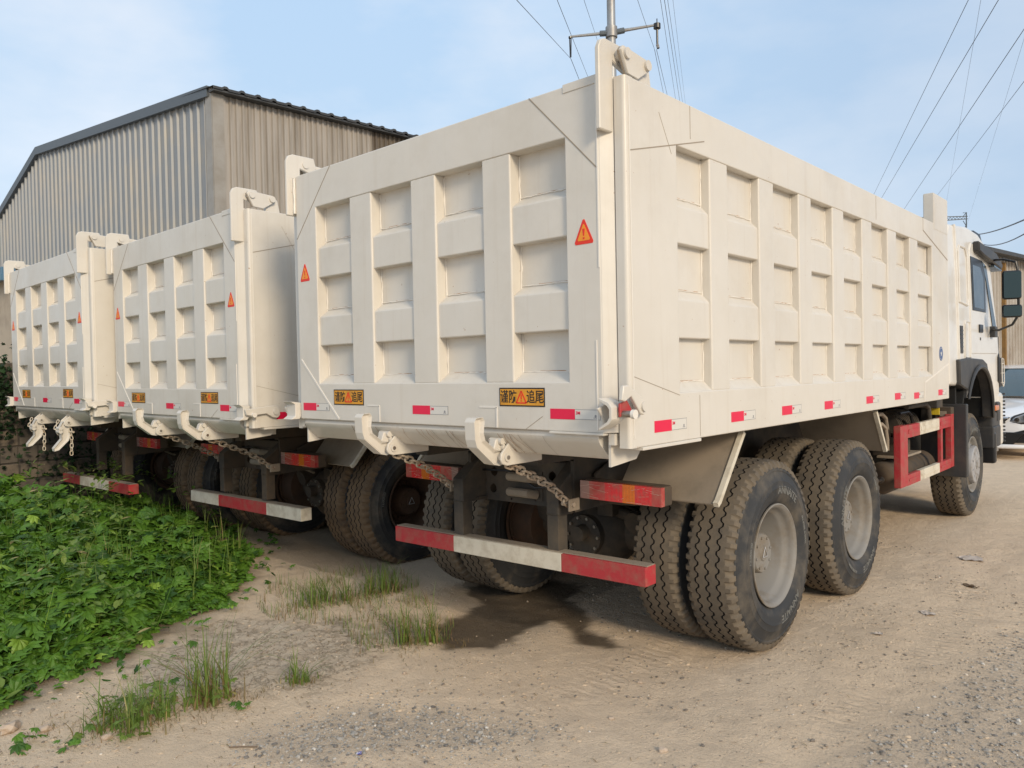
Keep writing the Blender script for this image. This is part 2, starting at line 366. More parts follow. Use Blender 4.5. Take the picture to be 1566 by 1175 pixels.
def pocket_panel(mb, T, u, v, pu, pv, vb, hb, depth, thick, flip, seed):
    ring(mb, u, v, pu, pv, -thick, 0, T, .0065)
    mb.box(pu[0]-.02, pu[1]+.02, pv[0]-.02, pv[1]+.02, -depth-.012, -depth, 'paint', 0, T)
    for a, b in vb: mb.box(a, b, pv[0]-.004, pv[1]+.004, -depth-.006, -.003, 'paint', .009, T, 3)
    edges = [pu[0]]+[x for ab in vb for x in ab]+[pu[1]]
    cols = [(edges[i], edges[i+1]) for i in range(0, len(edges), 2)]
    for ci, (a, b) in enumerate(cols):
        for z0, z1 in hb:
            bm = bmesh.new()
            poly = [(z0, -depth-.004), (z0, -.014), (z1-.001, -.014), (z1+.040, -depth), (z1+.040, -depth-.004)]
            A = [bm.verts.new((a-.003, p, q)) for p, q in poly]; B = [bm.verts.new((b+.003, p, q)) for p, q in poly]
            bm.faces.new(A); bm.faces.new(B[::-1])
            for i in range(5): bm.faces.new((A[i], B[i], B[(i+1) % 5], A[(i+1) % 5]))
            bmesh.ops.recalc_face_normals(bm, faces=bm.faces[:])
            ed = [e for e in bm.edges if abs(e.verts[0].co.z+.014) < 1e-4 and abs(e.verts[1].co.z+.014) < 1e-4 and abs(e.verts[0].co.x-e.verts[1].co.x) > .01]
            bmesh.ops.bevel(bm, geom=ed, offset=.007, segments=3, profile=.5, affect='EDGES')
            mb.add_bm(bm, 'paint', T)
        # sloped shelf at the foot of the pockets
        bm = bmesh.new(); poly = [(pv[0]-.006, -depth-.004), (pv[0]-.006, -.005), (pv[0]+.001, -.008), (pv[0]+.045, -depth), (pv[0]+.045, -depth-.004)]
        A = [bm.verts.new((a-.002, p, q)) for p, q in poly]; B = [bm.verts.new((b+.002, p, q)) for p, q in poly]
        bm.faces.new(A); bm.faces.new(B[::-1])
        for i in range(5): bm.faces.new((A[i], B[i], B[(i+1) % 5], A[(i+1) % 5]))
        bmesh.ops.recalc_face_normals(bm, faces=bm.faces[:]); mb.add_bm(bm, 'paint', T)
        # weld beads and rust lines in the pockets
        e = a if flip else b
        s_ = .004 if flip else -.004
        weld(mb, (e+s_, pv[0]+.04, -depth+.002), (e+s_, pv[1]-.004, -depth+.002), T, seed+ci)
        rows = [pv[0]]+[z1 for z0, z1 in hb]
        for ri, z in enumerate(rows):
            rr = random.Random(seed*31+ci*7+ri)
            x0 = a+(b-a)*rr.uniform(.1, .4); x1 = b-(b-a)*rr.uniform(.05, .35)
            mb.box(x0, x1, z+.047, z+.0505, -depth, -depth+.0018, 'rust', 0, T)
            weld(mb, (a+.005, z+.046, -depth+.002), (b-.005, z+.046, -depth+.002), T, seed+ci*9+ri, .0028)

def thin_line(mb, p, q, T, w=.004, mat='seam', h=.0015):
    """a thin raised line on a panel between two (u,v) points"""
    p = Vector(p); q = Vector(q); d = (q-p).normalized()*(w/2); n = Vector((-d.y, d.x))
    c = [p-n, q-n, q+n, p+n]
    vs = [T(Vector((a.x, a.y, -.001))) for a in c]+[T(Vector((a.x, a.y, h))) for a in c]
    mb.raw(vs, [(0, 1, 2, 3), (7, 6, 5, 4), (0, 4, 5, 1), (1, 5, 6, 2), (2, 6, 7, 3), (3, 7, 4, 0)], mat)

TGT = lambda p: Vector((p[0], -p[2], p[1]))             # tailgate: u=x v=z w=-y
RST = lambda p: Vector((1.232+p[2], p[0], p[1]))        # right side: u=y v=z w=+x
LST = lambda p: Vector((-1.232-p[2], p[0], p[1]))       # left side
TG_VB = [(-.592, -.397), (-.066, .122), (.45, .630)]
SD_VB = [(.753, .937), (1.291, 1.476), (1.819, 2.008), (2.356, 2.556), (2.909, 3.114), (3.47, 3.683), (4.03, 4.255)]

def make_tailgate(root):
    mb = MB()
    pocket_panel(mb, TGT, (-1.127, 1.127), (1.312, 2.785), (-.92, .95), (1.527, 2.567), TG_VB, [(2.153, 2.325), (1.75, 1.921)], .068, .112, True, 11)
    mb.box(-1.10, 1.10, .100, .108, 1.34, 2.76, 'paint')
    for s_ in (1, -1): mb.prism([(s_*1.122, .003), (s_*1.129, .003), (s_*1.172, .046), (s_*1.172, .108), (s_*1.122, .108)], 'z', 1.314, 2.783, 'paint', .002)
    mb.box(.947, 1.124, -.004, .02, 2.755, 2.792, 'paint', .003)      # doubled plate on top of the corner
    mb.box(-1.08, .0, .01, .10, 2.78, 2.788, 'paint')
    # corner gusset lines
    for p, q, m_, w in (((.756, 2.783), (1.121, 2.406), 'seam', .005), ((-.765, 2.783), (-1.121, 2.403), 'seam', .004),
                     ((-1.104, 1.673), (-.73, 1.321), 'weld', .011), ((1.10, 1.70), (1.10, 1.325), 'weld', .006),
                     ((.41, 1.411), (.524, 1.411), 'weld', .007), ((.522, 1.411), (.522, 1.316), 'weld', .010),
                     ((-.46, 1.404), (-.355, 1.404), 'weld', .007), ((-.357, 1.404), (-.357, 1.316), 'weld', .010),
                     ((.70, 1.315), (.80, 1.375), 'seam', .002), ((1.12, 2.77), (1.12, 2.0), 'weld', .006)):
        thin_line(mb, p, q, TGT, w, m_, .003 if m_ == 'weld' else .0015)
    mb.box(.84, 1.13, -.006, .03, 1.303, 1.313, 'paint', .002)
    tg = mb.build('tailgate', root)
    # stickers (children of the tailgate)
    def tri(cx, cz, w, h, sh):
        m = MB(); y = -.0015
        def t(sc, dy, mat):
            pts = []
            cs = [(0, h*.62*sc), (-w*.5*sc, -h*.38*sc), (w*.5*sc, -h*.38*sc)]
            for i in range(3):
                a = Vector(cs[i]); b = Vector(cs[(i+1) % 3]); pts += [a.lerp(b, .08), a.lerp(b, .92)]
            m.prism([(cx+p.x, cz+p.y) for p in pts], 'y', y-dy, .002, mat)
        t(1, 0, 'red_sticker'); t(.66, .0008, 'orange')
        m.prism([(cx-.006, cz+.022), (cx+.006, cz+.022), (cx+.003, cz-.008), (cx-.003, cz-.008)], 'y', y-.0016, .001, 'red_sticker')
        m.box(cx-.0045, cx+.0045, y-.0016, .001, cz-.022, cz-.014, 'red_sticker')
        m.build('warning_triangle', tg)
    tri(1.045, 2.147, .105, .112, 0); tri(-1.045, 2.185, .105, .112, 0)
    for x0, x1, z0, z1 in ((.542, .815, 1.417, 1.502), (-.775, -.494, 1.404, 1.492)):
        m = MB(); cx, cz = (x0+x1)/2, (z0+z1)/2
        m.box(x0, x1, -.0022, .001, z0, z1, 'ink'); m.box(x0+.006, x1-.006, -.003, 0, z0+.006, z1-.006, 'amber')
        def TT(ox): return lambda p: Vector((cx+ox+p[0]*.92, -.0036-p[2], cz-.002+p[1]*1.12))
        m.text('谨防', .056, 'ink', TT(-.078), .0004, .0006); m.text('追尾', .056, 'ink', TT(.082), .0004, .0006)
        a = (cx, cz+.028); b = (cx-.030, cz-.026); c_ = (cx+.030, cz-.026)
        for p, q in ((a, b), (b, c_), (c_, a)): thin_line(m, p, q, lambda v: Vector((v[0], -.0034-v[2], v[1])), .006, 'red_sticker', .0008)
        m.box(cx-.003, cx+.003, -.0042, -.002, cz-.010, cz+.012, 'red_sticker'); m.box(cx-.003, cx+.003, -.0042, -.002, cz-.020, cz-.014, 'red_sticker')
        m.build('rear_warning_plate', tg)
    for x in (-1.094, -.079, .845):
        tape(x, 1.366, .135, .045, TGT, .268, tg)
    return tg

def tape(u, v, w, h, T, tot, parent):
    m = MB()
    m.box(u, u+w, v, v+h, -.001, .0016, 'red_reflect', 0, T)
    x1 = u+tot
    m.box(u+w+.001, x1, v+.003, v+h-.003, -.001, .0010, 'white_reflect', 0, T)
    for a, b, c, d in ((u+w, x1, v+.001, v+.003), (u+w, x1, v+h-.003, v+h-.001), (x1-.0015, x1, v, v+h)): m.box(a, b, c, d, -.001, .0013, 'grey_mark', 0, T)
    m.text('3M', .019, 'red_reflect', lambda p: T(Vector((u+w+.017+p[0], v+h*.62+p[1], .0014+p[2]))), .0002, .0006)
    m.box(x1-.035, x1-.014, v+.008, v+.011, -.001, .0013, 'grey_mark', 0, T); m.prism([(x1-.024+.006*math.cos(k*PI/4), v+.017+.006*math.sin(k*PI/4)) for k in range(8)], 'z', 0, .0013, 'grey_mark', 0, T)
    return m.build('reflective_tape', parent)

def make_side(root, T, right):
    mb = MB()
    pocket_panel(mb, T, (.066, 5.205), (1.250, 2.775), (.446, 4.675), (1.468, 2.567), SD_VB, [(2.138, 2.306), (1.711, 1.887)], .052, .034, False, 40 if right else 80)
    # rounded rear post and thicker inner wall
    post = [(.042, -.054), (.042, -.020)]+[(.060-.018*math.cos(a), -.019+.018*math.sin(a)) for a in [k*PI/16 for k in range(1, 9)]]+[(.10, -.001), (.10, -.054)]
    mb.prism([(u_, w_) for u_, w_ in post], 'y', 1.250, 2.775, 'paint', 0, lambda v: T(Vector((v[0], v[1], v[2]))))
    mb.box(.125, 5.19, 1.262, 2.765, -.095, -.066, 'paint', 0, T)
    mb.box(.125, .44, 1.262, 2.765, -.070, -.030, 'paint', 0, T); mb.box(4.68, 5.19, 1.262, 2.765, -.070, -.030, 'paint', 0, T)
    mb.box(.125, 5.19, 2.57, 2.765, -.070, -.030, 'paint', 0, T); mb.box(.125, 5.19, 1.262, 1.46, -.070, -.030, 'paint', 0, T)
    mb.box(.125, .62, 1.236, 1.2505, -.06, .006, 'paint', .003, T)      # lip under the rear corner
    for p, q, m_, w in (((.075, 2.474), (.70, 2.636), 'seam', .0045), ((.569, 2.77), (.569, 2.62), 'seam', .002), ((.075, 1.545), (.44, 1.456), 'seam', .002),
                        ((4.405, 2.775), (4.405, 2.671), 'seam', .005), ((4.405, 2.671), (5.19, 2.496), 'seam', .010), ((4.41, 1.26), (4.41, 1.413), 'weld', .010), ((4.41, 1.413), (5.20, 1.563), 'weld', .012),
                        ((.30, 2.68), (.40, 2.52), 'seam', .0005), ((.62, 1.26), (.62, 1.45), 'seam', .0015), ((.068, 2.74), (.068, 1.29), 'weld', .005), ((3.2, 2.77), (3.2, 2.6), 'seam', .001)):
        thin_line(mb, p, q, T, w, m_, .003 if m_ == 'weld' else .0015)
    # front corner post that rises above the side
    mb.box(4.735, 5.20, 2.72, 3.035, -.082, .0035, 'paint', .010, T)
    mb.box(5.20, 5.26, 2.70, 2.93, -.15, -.03, 'paint', .008, T)
    sp = mb.build('side_panel', root)
    for i, y in enumerate((.224, .933, 1.542, 2.174, 2.948, 3.594, 4.098, 4.835)):
        tape(y, 1.303 if i < 6 else 1.29, .136 if i else .14, .05, T, .27, sp)
    m = MB(); cx, cz = 4.935, 1.654
    def circ(r, d, mat): m.prism([(cx+r*math.cos(k*PI/16), cz+r*math.sin(k*PI/16)) for k in range(32)], 'z', -.001, d, mat, 0, T)
    circ(.062, .0016, 'blue_emblem'); circ(.052, .002, 'white_reflect'); circ(.048, .0024, 'blue_emblem')
    st = []
    for k in range(10):
        r = .030 if k % 2 == 0 else .013; a = PI/2+k*PI/5; st.append((cx+r*math.cos(a), cz+r*math.sin(a)))
    m.prism(st, 'z', 0, .0028, 'white_reflect', 0, T)
    m.build('round_emblem', sp)
    return sp

def make_hinge(root, sx):
    X = lambda a: sx*a
    mb = MB()
    arm = [(-.046, 2.55), (.046, 2.55), (.050, 2.845), (.15, 2.82), (.165, 2.87), (.15, 2.925), (.0, 2.925), (-.030, 2.912), (-.046, 2.88)]
    mb.prism(arm, 'x', X(1.148), X(1.170), 'paint', .004)
    mb.box(min(X(1.126), X(1.150)), max(X(1.126), X(1.150)), -.009, .03, 2.56, 2.78, 'paint', .004)
    weld(mb, (X(1.128), -.008, 2.56), (X(1.128), -.008, 2.77), lambda v: v, 3, .006)
    h = mb.build('tailgate_hinge', root)
    l = MB()
    l.prism([(.052, 2.885), (.068, 2.905), (.255, 2.892), (.275, 2.875), (.268, 2.85), (.176, 2.792), (.10, 2.796)], 'x', X(1.196), X(1.212), 'paint', .003)
    l.prism([(.050, 2.883), (.067, 2.903), (.075, 2.903), (.108, 2.80), (.098, 2.794)], 'x', X(1.190), X(1.197), 'seam')
    l.prism([(.20, 2.70), (.215, 2.86), (.25, 2.895), (.30, 2.87), (.335, 2.70)], 'x', X(1.150), X(1.188), 'paint', .004)
    l.build('hinge_link', h)
    for y, z in ((.088, 2.875), (.243, 2.866)):
        MB().cyl((X(1.14), y, z), (X(1.224), y, z), .022, 'paint', 18).build('hinge_pin', h)

def make_hook(root, xc, ends, opened=False):
    """tailgate claw below the sill; profile in the y-z plane"""
    mb = MB()
    x0, x1 = xc-.034, xc+.034
    if not opened:
        prof = [(-.152, 1.350), (-.138, 1.368), (-.096, 1.370), (-.084, 1.352), (-.092, 1.296), (-.082, 1.262), (-.010, 1.208), (.05, 1.210), (.07, 1.18), (.055, 1.148), (.01, 1.136), (-.030, 1.146), (-.136, 1.232), (-.148, 1.268)]
    else:
        prof = [(.02, 1.19), (.05, 1.15), (.055, 1.05), (.04, 1.0), (-.045, .915), (-.085, .905), (-.09, .935), (-.02, 1.02), (-.025, 1.08), (-.03, 1.14), (-.01, 1.18)]
    mb.prism(prof, 'x', x0, x1, 'paint', .0025, inset=(.013, .020))
    if not opened:
        for y, z in ((.025, 1.25), (.055, 1.238), (.04, 1.222)): mb.cyl((x0-.004, y, z), (x1+.006, y, z), .016, 'paint', 12)
        mb.prism([(-.02, 1.21), (.0, 1.262), (.06, 1.258), (.075, 1.20)], 'x', xc-.022, xc+.022, 'paint', .004)
    else:
        for z in (1.12, 1.09): mb.cyl((x0-.012, -.03, z), (x1+.012, -.03, z), .018, 'paint', 12)
    h = mb.build('tailgate_hook', root, 14)
    b = MB()
    for a in (x0-.022, x1+.008):
        b.prism([(-.005, 1.165), (.0, 1.195), (.062, 1.25), (.092, 1.25), (.29, 1.172), (.29, 1.138), (.035, 1.135), (.005, 1.145)], 'x', a, a+.014, 'paint', .003)
    b.cyl((x0-.03, .035, 1.175), (x1+.03, .035, 1.175), .020, 'paint', 16); b.cyl((x0-.034, .035, 1.175), (x1+.034, .035, 1.175), .010, 'steel', 12)
    b.build('hook_bracket', h)
    if not opened:
        c = MB(); chain(c, [(xc+.02, .07, 1.140), (xc, .30, 1.045), ((xc+ends[0])/2+.01, .45, .975), ends], 'chain', .066)
        c.cyl((ends[0]-.04, ends[1]+.0, ends[2]), (ends[0]+.04, ends[1], ends[2]), .013, 'chain', 10)
        c.prism([(ends[1]-.03, ends[2]-.035), (ends[1]-.03, ends[2]+.03), (ends[1]+.06, ends[2]+.03), (ends[1]+.06, ends[2]-.035)], 'x', ends[0]+.02, ends[0]+.032, 'brown_metal', .003)
        c.build('chain', h)
    else:
        c = MB(); chain(c, [(xc-.05, -.02, 1.20), (xc-.062, -.05, 1.12), (xc-.045, -.02, 1.06)], 'chain_cream', .04); c.build('chain', h); c = MB()
        chain(c, [(xc+.05, .05, 1.12), (xc+.055, .06, 1.0), (xc+.05, .055, .86)], 'chain_cream', .046)
        c.cyl((xc+.02, .05, 1.085), (xc+.11, .06, 1.085), .010, 'chain_cream', 8)
        c.build('chain', h)
    return h

def chain(mb, path, mat, L):
    pts = [Vector(p) for p in path]
    seg = [(pts[i+1]-pts[i]).length for i in range(len(pts)-1)]; tot = sum(seg); n = max(3, int(tot/(L*.72)))
    def at(s):
        for i, l in enumerate(seg):
            if s <= l or i == len(seg)-1: return pts[i].lerp(pts[i+1], min(s/l, 1))
            s -= l
    for k in range(n):
        p = at(tot*(k+.1)/n); q = at(tot*(k+.9)/n); c = (p+q)/2; d = (q-p).normalized()
        side = d.cross(Vector((0, 0, 1)));  side = Vector((1, 0, 0)) if side.length < .1 else side.normalized()
        up = side.cross(d).normalized(); w = (side if k % 2 else up).lerp(up if k % 2 else side, .2).normalized()
        loop = []
        for j in range(13):
            a = 2*PI*j/12; cx = math.cos(a); sy = math.sin(a)
            loop.append(c+d*(cx*L*.27+(L*.20 if cx > 0 else -L*.20))+w*(sy*L*.27))
        mb.tube(loop, L*.095, mat, 6, False)

def make_latch(root, sx, opened):
    mb = MB(); X = lambda a: sx*a
    if opened:
        mb.prism([(1.165, 1.452), (1.205, 1.432), (1.216, 1.418), (1.216, 1.385), (1.205, 1.368), (1.165, 1.343), (1.165, 1.333), (1.213, 1.358), (1.228, 1.378), (1.228, 1.424), (1.213, 1.444), (1.165, 1.462)], 'y', -.085, -.005, 'paint', .001, lambda v: Vector((sx*v[0], v[1], v[2])))
        mb.prism([(-.09, 1.42), (-.02, 1.44), (.13, 1.42), (.13, 1.34), (-.02, 1.34)], 'x', X(1.155), X(1.167), 'paint', .003); mb.cyl((X(1.12), .10, 1.423), (X(1.26), .10, 1.423), .016, 'steel', 12)
        h = mb.build('side_latch', root)
        r = MB(); r.prism([(-.05, 1.44), (.0, 1.452), (.055, 1.39), (-.02, 1.40), (-.05, 1.385)], 'x', X(1.236), X(1.246), 'red_paint', .002); r.build('latch_plate', h)
        l = MB(); l.prism([(-.055, 1.512), (-.02, 1.512), (.09, 1.455), (.112, 1.435), (.105, 1.40), (.088, 1.388), (.065, 1.395), (.0, 1.468), (-.045, 1.448), (-.068, 1.455)], 'x', X(1.25), X(1.268), 'paint', .003)
        l.cyl((X(1.235), .085, 1.423), (X(1.278), .085, 1.423), .020, 'paint', 16); l.cyl((X(1.22), -.03, 1.398), (X(1.29), -.03, 1.398), .014, 'steel', 14); l.cyl((X(1.29), -.03, 1.398), (X(1.305), -.03, 1.398), .019, 'weld', 14)
        l.build('latch_lever', h)
    else:
        mb.prism([(-.06, 1.42), (-.03, 1.40), (-.03, 1.33), (-.06, 1.31), (.0, 1.31), (.02, 1.34), (.02, 1.41)], 'x', X(1.14), X(1.236), 'paint', .003)
        h = mb.build('side_latch', root)
        l = MB(); l.prism([(-.03, 1.385), (.20, 1.405), (.232, 1.385), (.235, 1.335), (.215, 1.315), (.18, 1.32), (.13, 1.35), (.02, 1.34), (-.02, 1.345)], 'x', X(1.245), X(1.265), 'paint', .003)
        l.cyl((X(1.23), .20, 1.36), (X(1.275), .20, 1.36), .022, 'paint', 16); l.cyl((X(1.22), .03, 1.345), (X(1.285), .03, 1.345), .017, 'weld', 14)
        l.build('latch_lever', h)
    return h

# ---- tyres
TR = .53
def tyre_mb(w=.285, text=True):
    """tyre centred at origin, axle along x; outer face at x=+w/2"""
    mb = MB(); PER = 56; ST = 8; N = PER*ST; h = w/2; r = TR
    wave = (1, 1, 1, .2, -1, -1, -1, -.2)
    notch = (1, 1, .75, 0, 0, 0, 0, .75)
    g = .0055; dp = .018
    full = [(-h+.003, -.048, 's'), (-h+.008, -.026, 'e'), (-h+.020, -.009, 'n'), (-h+.045, -.004, 'm')]
    for c in (-.060, 0, .060): full += [(c-g, -.001 if c else 0, .0085), (c-g*.7, -dp, .0085), (c+g*.7, -dp, .0085), (c+g, -.001 if c else 0, .0085)]
    full += [(-x, o, k) for x, o, k in full[3::-1]]
    K = len(full); vs = []
    dep = {'s': .016, 'e': .024, 'n': .022, 'm': .0}
    for i in range(N):
        a = 2*PI*i/N; ph = i % ST
        for q, (x, o, A) in enumerate(full):
            if isinstance(A, str):
                nn = notch[(ph+(4 if x < 0 else 0)) % ST]; rr = r+o-dep[A]*nn; xx = x*(1-.035*nn) if A in 'se' else x+(wave[ph]*.004 if A == 'm' else 0)
            else: rr = r+o; xx = x+wave[(ph+(2 if x > .03 else 0 if x > -.03 else 5)) % ST]*A
            vs.append((xx, rr*math.cos(a), rr*math.sin(a)))
    fs = []; gr = []
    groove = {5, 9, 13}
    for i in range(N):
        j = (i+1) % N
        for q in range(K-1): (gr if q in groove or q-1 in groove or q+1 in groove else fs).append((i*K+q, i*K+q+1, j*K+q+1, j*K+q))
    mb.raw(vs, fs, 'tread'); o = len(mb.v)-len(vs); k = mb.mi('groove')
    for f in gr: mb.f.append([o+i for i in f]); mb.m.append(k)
    for s in (1, -1):
        prof = [(h-.0035, r-.052), (h-.001, r-.062), (h-.004, r-.066), (h-.001, r-.078), (h+.008, r-.100), (h+.014, r-.115), (h+.0165, r-.118), (h+.0165, r-.135), (h+.020, r-.15), (h+.0225, r-.152), (h+.020, r-.156), (h+.019, r-.185), (h+.012, r-.205), (h+.001, r-.225), (h-.008, r-.236), (h-.014, r-.243), (h-.02, r-.262)]
        if s < 0: prof = [(-a, b) for a, b in prof][::-1]
        mb.lathe(prof, 'sidewall', 96)
    # joining strip between tread shoulder and sidewall
    for s in (1, -1): mb.lathe([(s*(h-.010), r-.044), (s*(h-.0035), r-.053)][::s], 'sidewall', 96)
    if text:
        for ang, word, sz in ((-PI/2+.42, 'ANNAITE', .062), (PI/2-.35, 'ANNAITE', .062), (PI-.2, '12.00R20', .032), (.25, 'ALL STEEL RADIAL', .022)):
            rt = r-.168 if sz > .05 else r-.165
            def T(p, ang=ang, rt=rt):
                # clockwise as seen from +x looking towards -x ; y to the right is +y
                a = ang-p[0]/rt; rr = rt+p[1]*.95
                return Vector((h+.0200+p[2], rr*math.cos(a), rr*math.sin(a)))
            mb.text(word, sz, 'tyre_text', T, .0012, .0012)
    return mb

def rear_rim(outer=True):
    m = MB(); h = .1425
    if outer:
        m.lathe([(h-.02, .268), (h-.006, .286), (h+.002, .286), (h+.004, .280), (h-.004, .270), (h-.012, .262), (h-.03, .258), (h-.05, .250), (h-.06, .238), (h-.075, .232), (h-.16, .205), (h-.185, .195), (h-.20, .17), (h-.20, .0)], 'rim', 72)
    else:
        m.lathe([(h-.02, .268), (h-.006, .286), (h-.012, .262), (h-.05, .250), (h-.22, .24), (h-.22, .10)], 'drum', 48)
        m.lathe([(-h+.02, .240), (-h, .262), (-h, .286), (-h+.01, .25), (-h+.06, .23), (-h+.06, .1)], 'drum', 48)
    return m
def hub_rear():
    m = MB(); h = .1425
    m.lathe([(h-.205, .17), (h-.19, .165), (h-.19, .135), (h-.11, .115), (h-.085, .112), (h-.075, .104), (h-.073, .045), (h-.066, .04), (h-.064, 0)], 'rim', 40)
    for k in range(10):
        a = k*PI/5; y, z = .148*math.cos(a), .148*math.sin(a); m.cyl((h-.2, y, z), (h-.165, y, z), .013, 'rim', 6)
    for k in range(8):
        a = k*PI/4+.2; y, z = .09*math.cos(a), .09*math.sin(a); m.cyl((h-.08, y, z), (h-.068, y, z), .008, 'rim', 6)
    for p, q in (((0, .036), (.030, -.018)), ((.030, -.018), (-.030, -.018)), ((-.030, -.018), (0, .036))):
        m.tube([(h-.062, *p), (h-.062, *q)], .003, 'rim_grey', 5)
    return m
def holes_disc(m, T, R0, r0, holes, x0, x1, mat):
    """flat disc with real openings; holes: list of (cy,cz,ry,rz,rot)"""
    bm = bmesh.new(); es = []
    def loop(pts):
        vs = [bm.verts.new((x1, *p)) for p in pts]
        for i in range(len(vs)): es.append(bm.edges.new((vs[i], vs[(i+1) % len(vs)])))
    loop([(R0*math.cos(k*2*PI/48), R0*math.sin(k*2*PI/48)) for k in range(48)])
    if r0: loop([(r0*math.cos(k*2*PI/24), r0*math.sin(k*2*PI/24)) for k in range(24)])
    for cy, cz, a, b, ro in holes:
        loop([(cy+a*math.cos(t)*math.cos(ro)-b*math.sin(t)*math.sin(ro), cz+a*math.cos(t)*math.sin(ro)+b*math.sin(t)*math.cos(ro)) for t in [k*2*PI/12 for k in range(12)]])
    r = bmesh.ops.triangle_fill(bm, use_beauty=True, use_dissolve=False, edges=es)
    ext = bmesh.ops.extrude_face_region(bm, geom=bm.faces[:])
    for v in [g for g in ext['geom'] if isinstance(g, bmesh.types.BMVert)]: v.co.x = x0
    bmesh.ops.recalc_face_normals(bm, faces=bm.faces[:]); m.add_bm(bm, mat, T)
def front_rim():
    m = MB(); h = .1425
    m.lathe([(h-.02, .268), (h-.006, .286), (h+.002, .286), (h+.004, .280), (h-.004, .270), (h-.012, .262), (h-.03, .256), (h-.045, .246), (h-.05, .235), (h-.03, .215), (h-.008, .20)], 'rim', 72)
    holes_disc(m, None, .235, .12, [(.212*math.cos(k*PI/5+.1), .212*math.sin(k*PI/5+.1), .014, .018, k*PI/5) for k in range(10)], h-.056, h-.048, 'rim')
    m.lathe([(h-.07, .24), (h-.07, 0)], 'hole', 40)
    return m
def front_hub():
    m = MB(); h = .1425
    m.lathe([(h-.05, .195), (h+.010, .192), (h+.028, .186), (h+.033, .178)], 'rim_grey', 56)
    holes_disc(m, None, .178, 0, [(.142*math.cos(k*PI/5), .142*math.sin(k*PI/5), .010, .020, k*PI/5+PI/2) for k in range(10)], h+.022, h+.033, 'rim_grey')
    m.lathe([(h+.02, .176), (h+.02, 0)], 'hole', 40)
    m.lathe([(h+.033, .10), (h+.038, .094), (h+.038, 0)], 'rim_grey', 40)
    st = []
    for k in range(12):
        r_ = .05 if k % 2 == 0 else .03; a = k*PI/6; st.append((r_*math.cos(a), r_*math.sin(a)))
    m.prism(st, 'x', h+.03, h+.043, 'rim', .002)
    return m

tyre_mesh = rim_o = rim_i = hub_o = rim_f = hub_f = None
def inst(name, mesh, parent, loc=(0, 0, 0), rx=0, rz=0):
    o = bpy.data.objects.new(name, mesh); COL.objects.link(o); o.parent = parent; o.location = loc; o.rotation_euler = (rx, 0, rz); return o
def take(mb, name):
    o = mb.build(name); me = o.data; bpy.data.objects.remove(o); return me
def make_wheels(root):
    T_ = take(tyre_mb(), 'tyre'); ro = take(rear_rim(True), 'wheel'); ri = take(rear_rim(False), 'wheel'); hb = take(hub_rear(), 'hub')
    rf = take(front_rim(), 'wheel'); hf = take(front_hub(), 'hub_cover')
    r2 = random.Random(3)
    for yi, y in enumerate((1.52, 2.87)):
        for s in (1, -1):
            rz = 0 if s > 0 else PI
            a = r2.uniform(0, 6.28)
            if s == 1 and yi == 0: a = 0.0
            w = inst('wheel', ro, root, (s*1.0525, y, TR-.004), a if a else 0, rz); inst('tyre', T_, w); inst('hub', hb, w)
            w = inst('inner_wheel', ri, root, (s*.725, y, TR-.004), r2.uniform(0, 6), rz); inst('tyre', T_, w)
    for s in (1, -1):
        w = inst('front_wheel', rf, root, (s*1.03, 6.39, TR-.004), .3, 0 if s > 0 else PI); inst('tyre', T_, w); inst('hub_cover', hf, w)

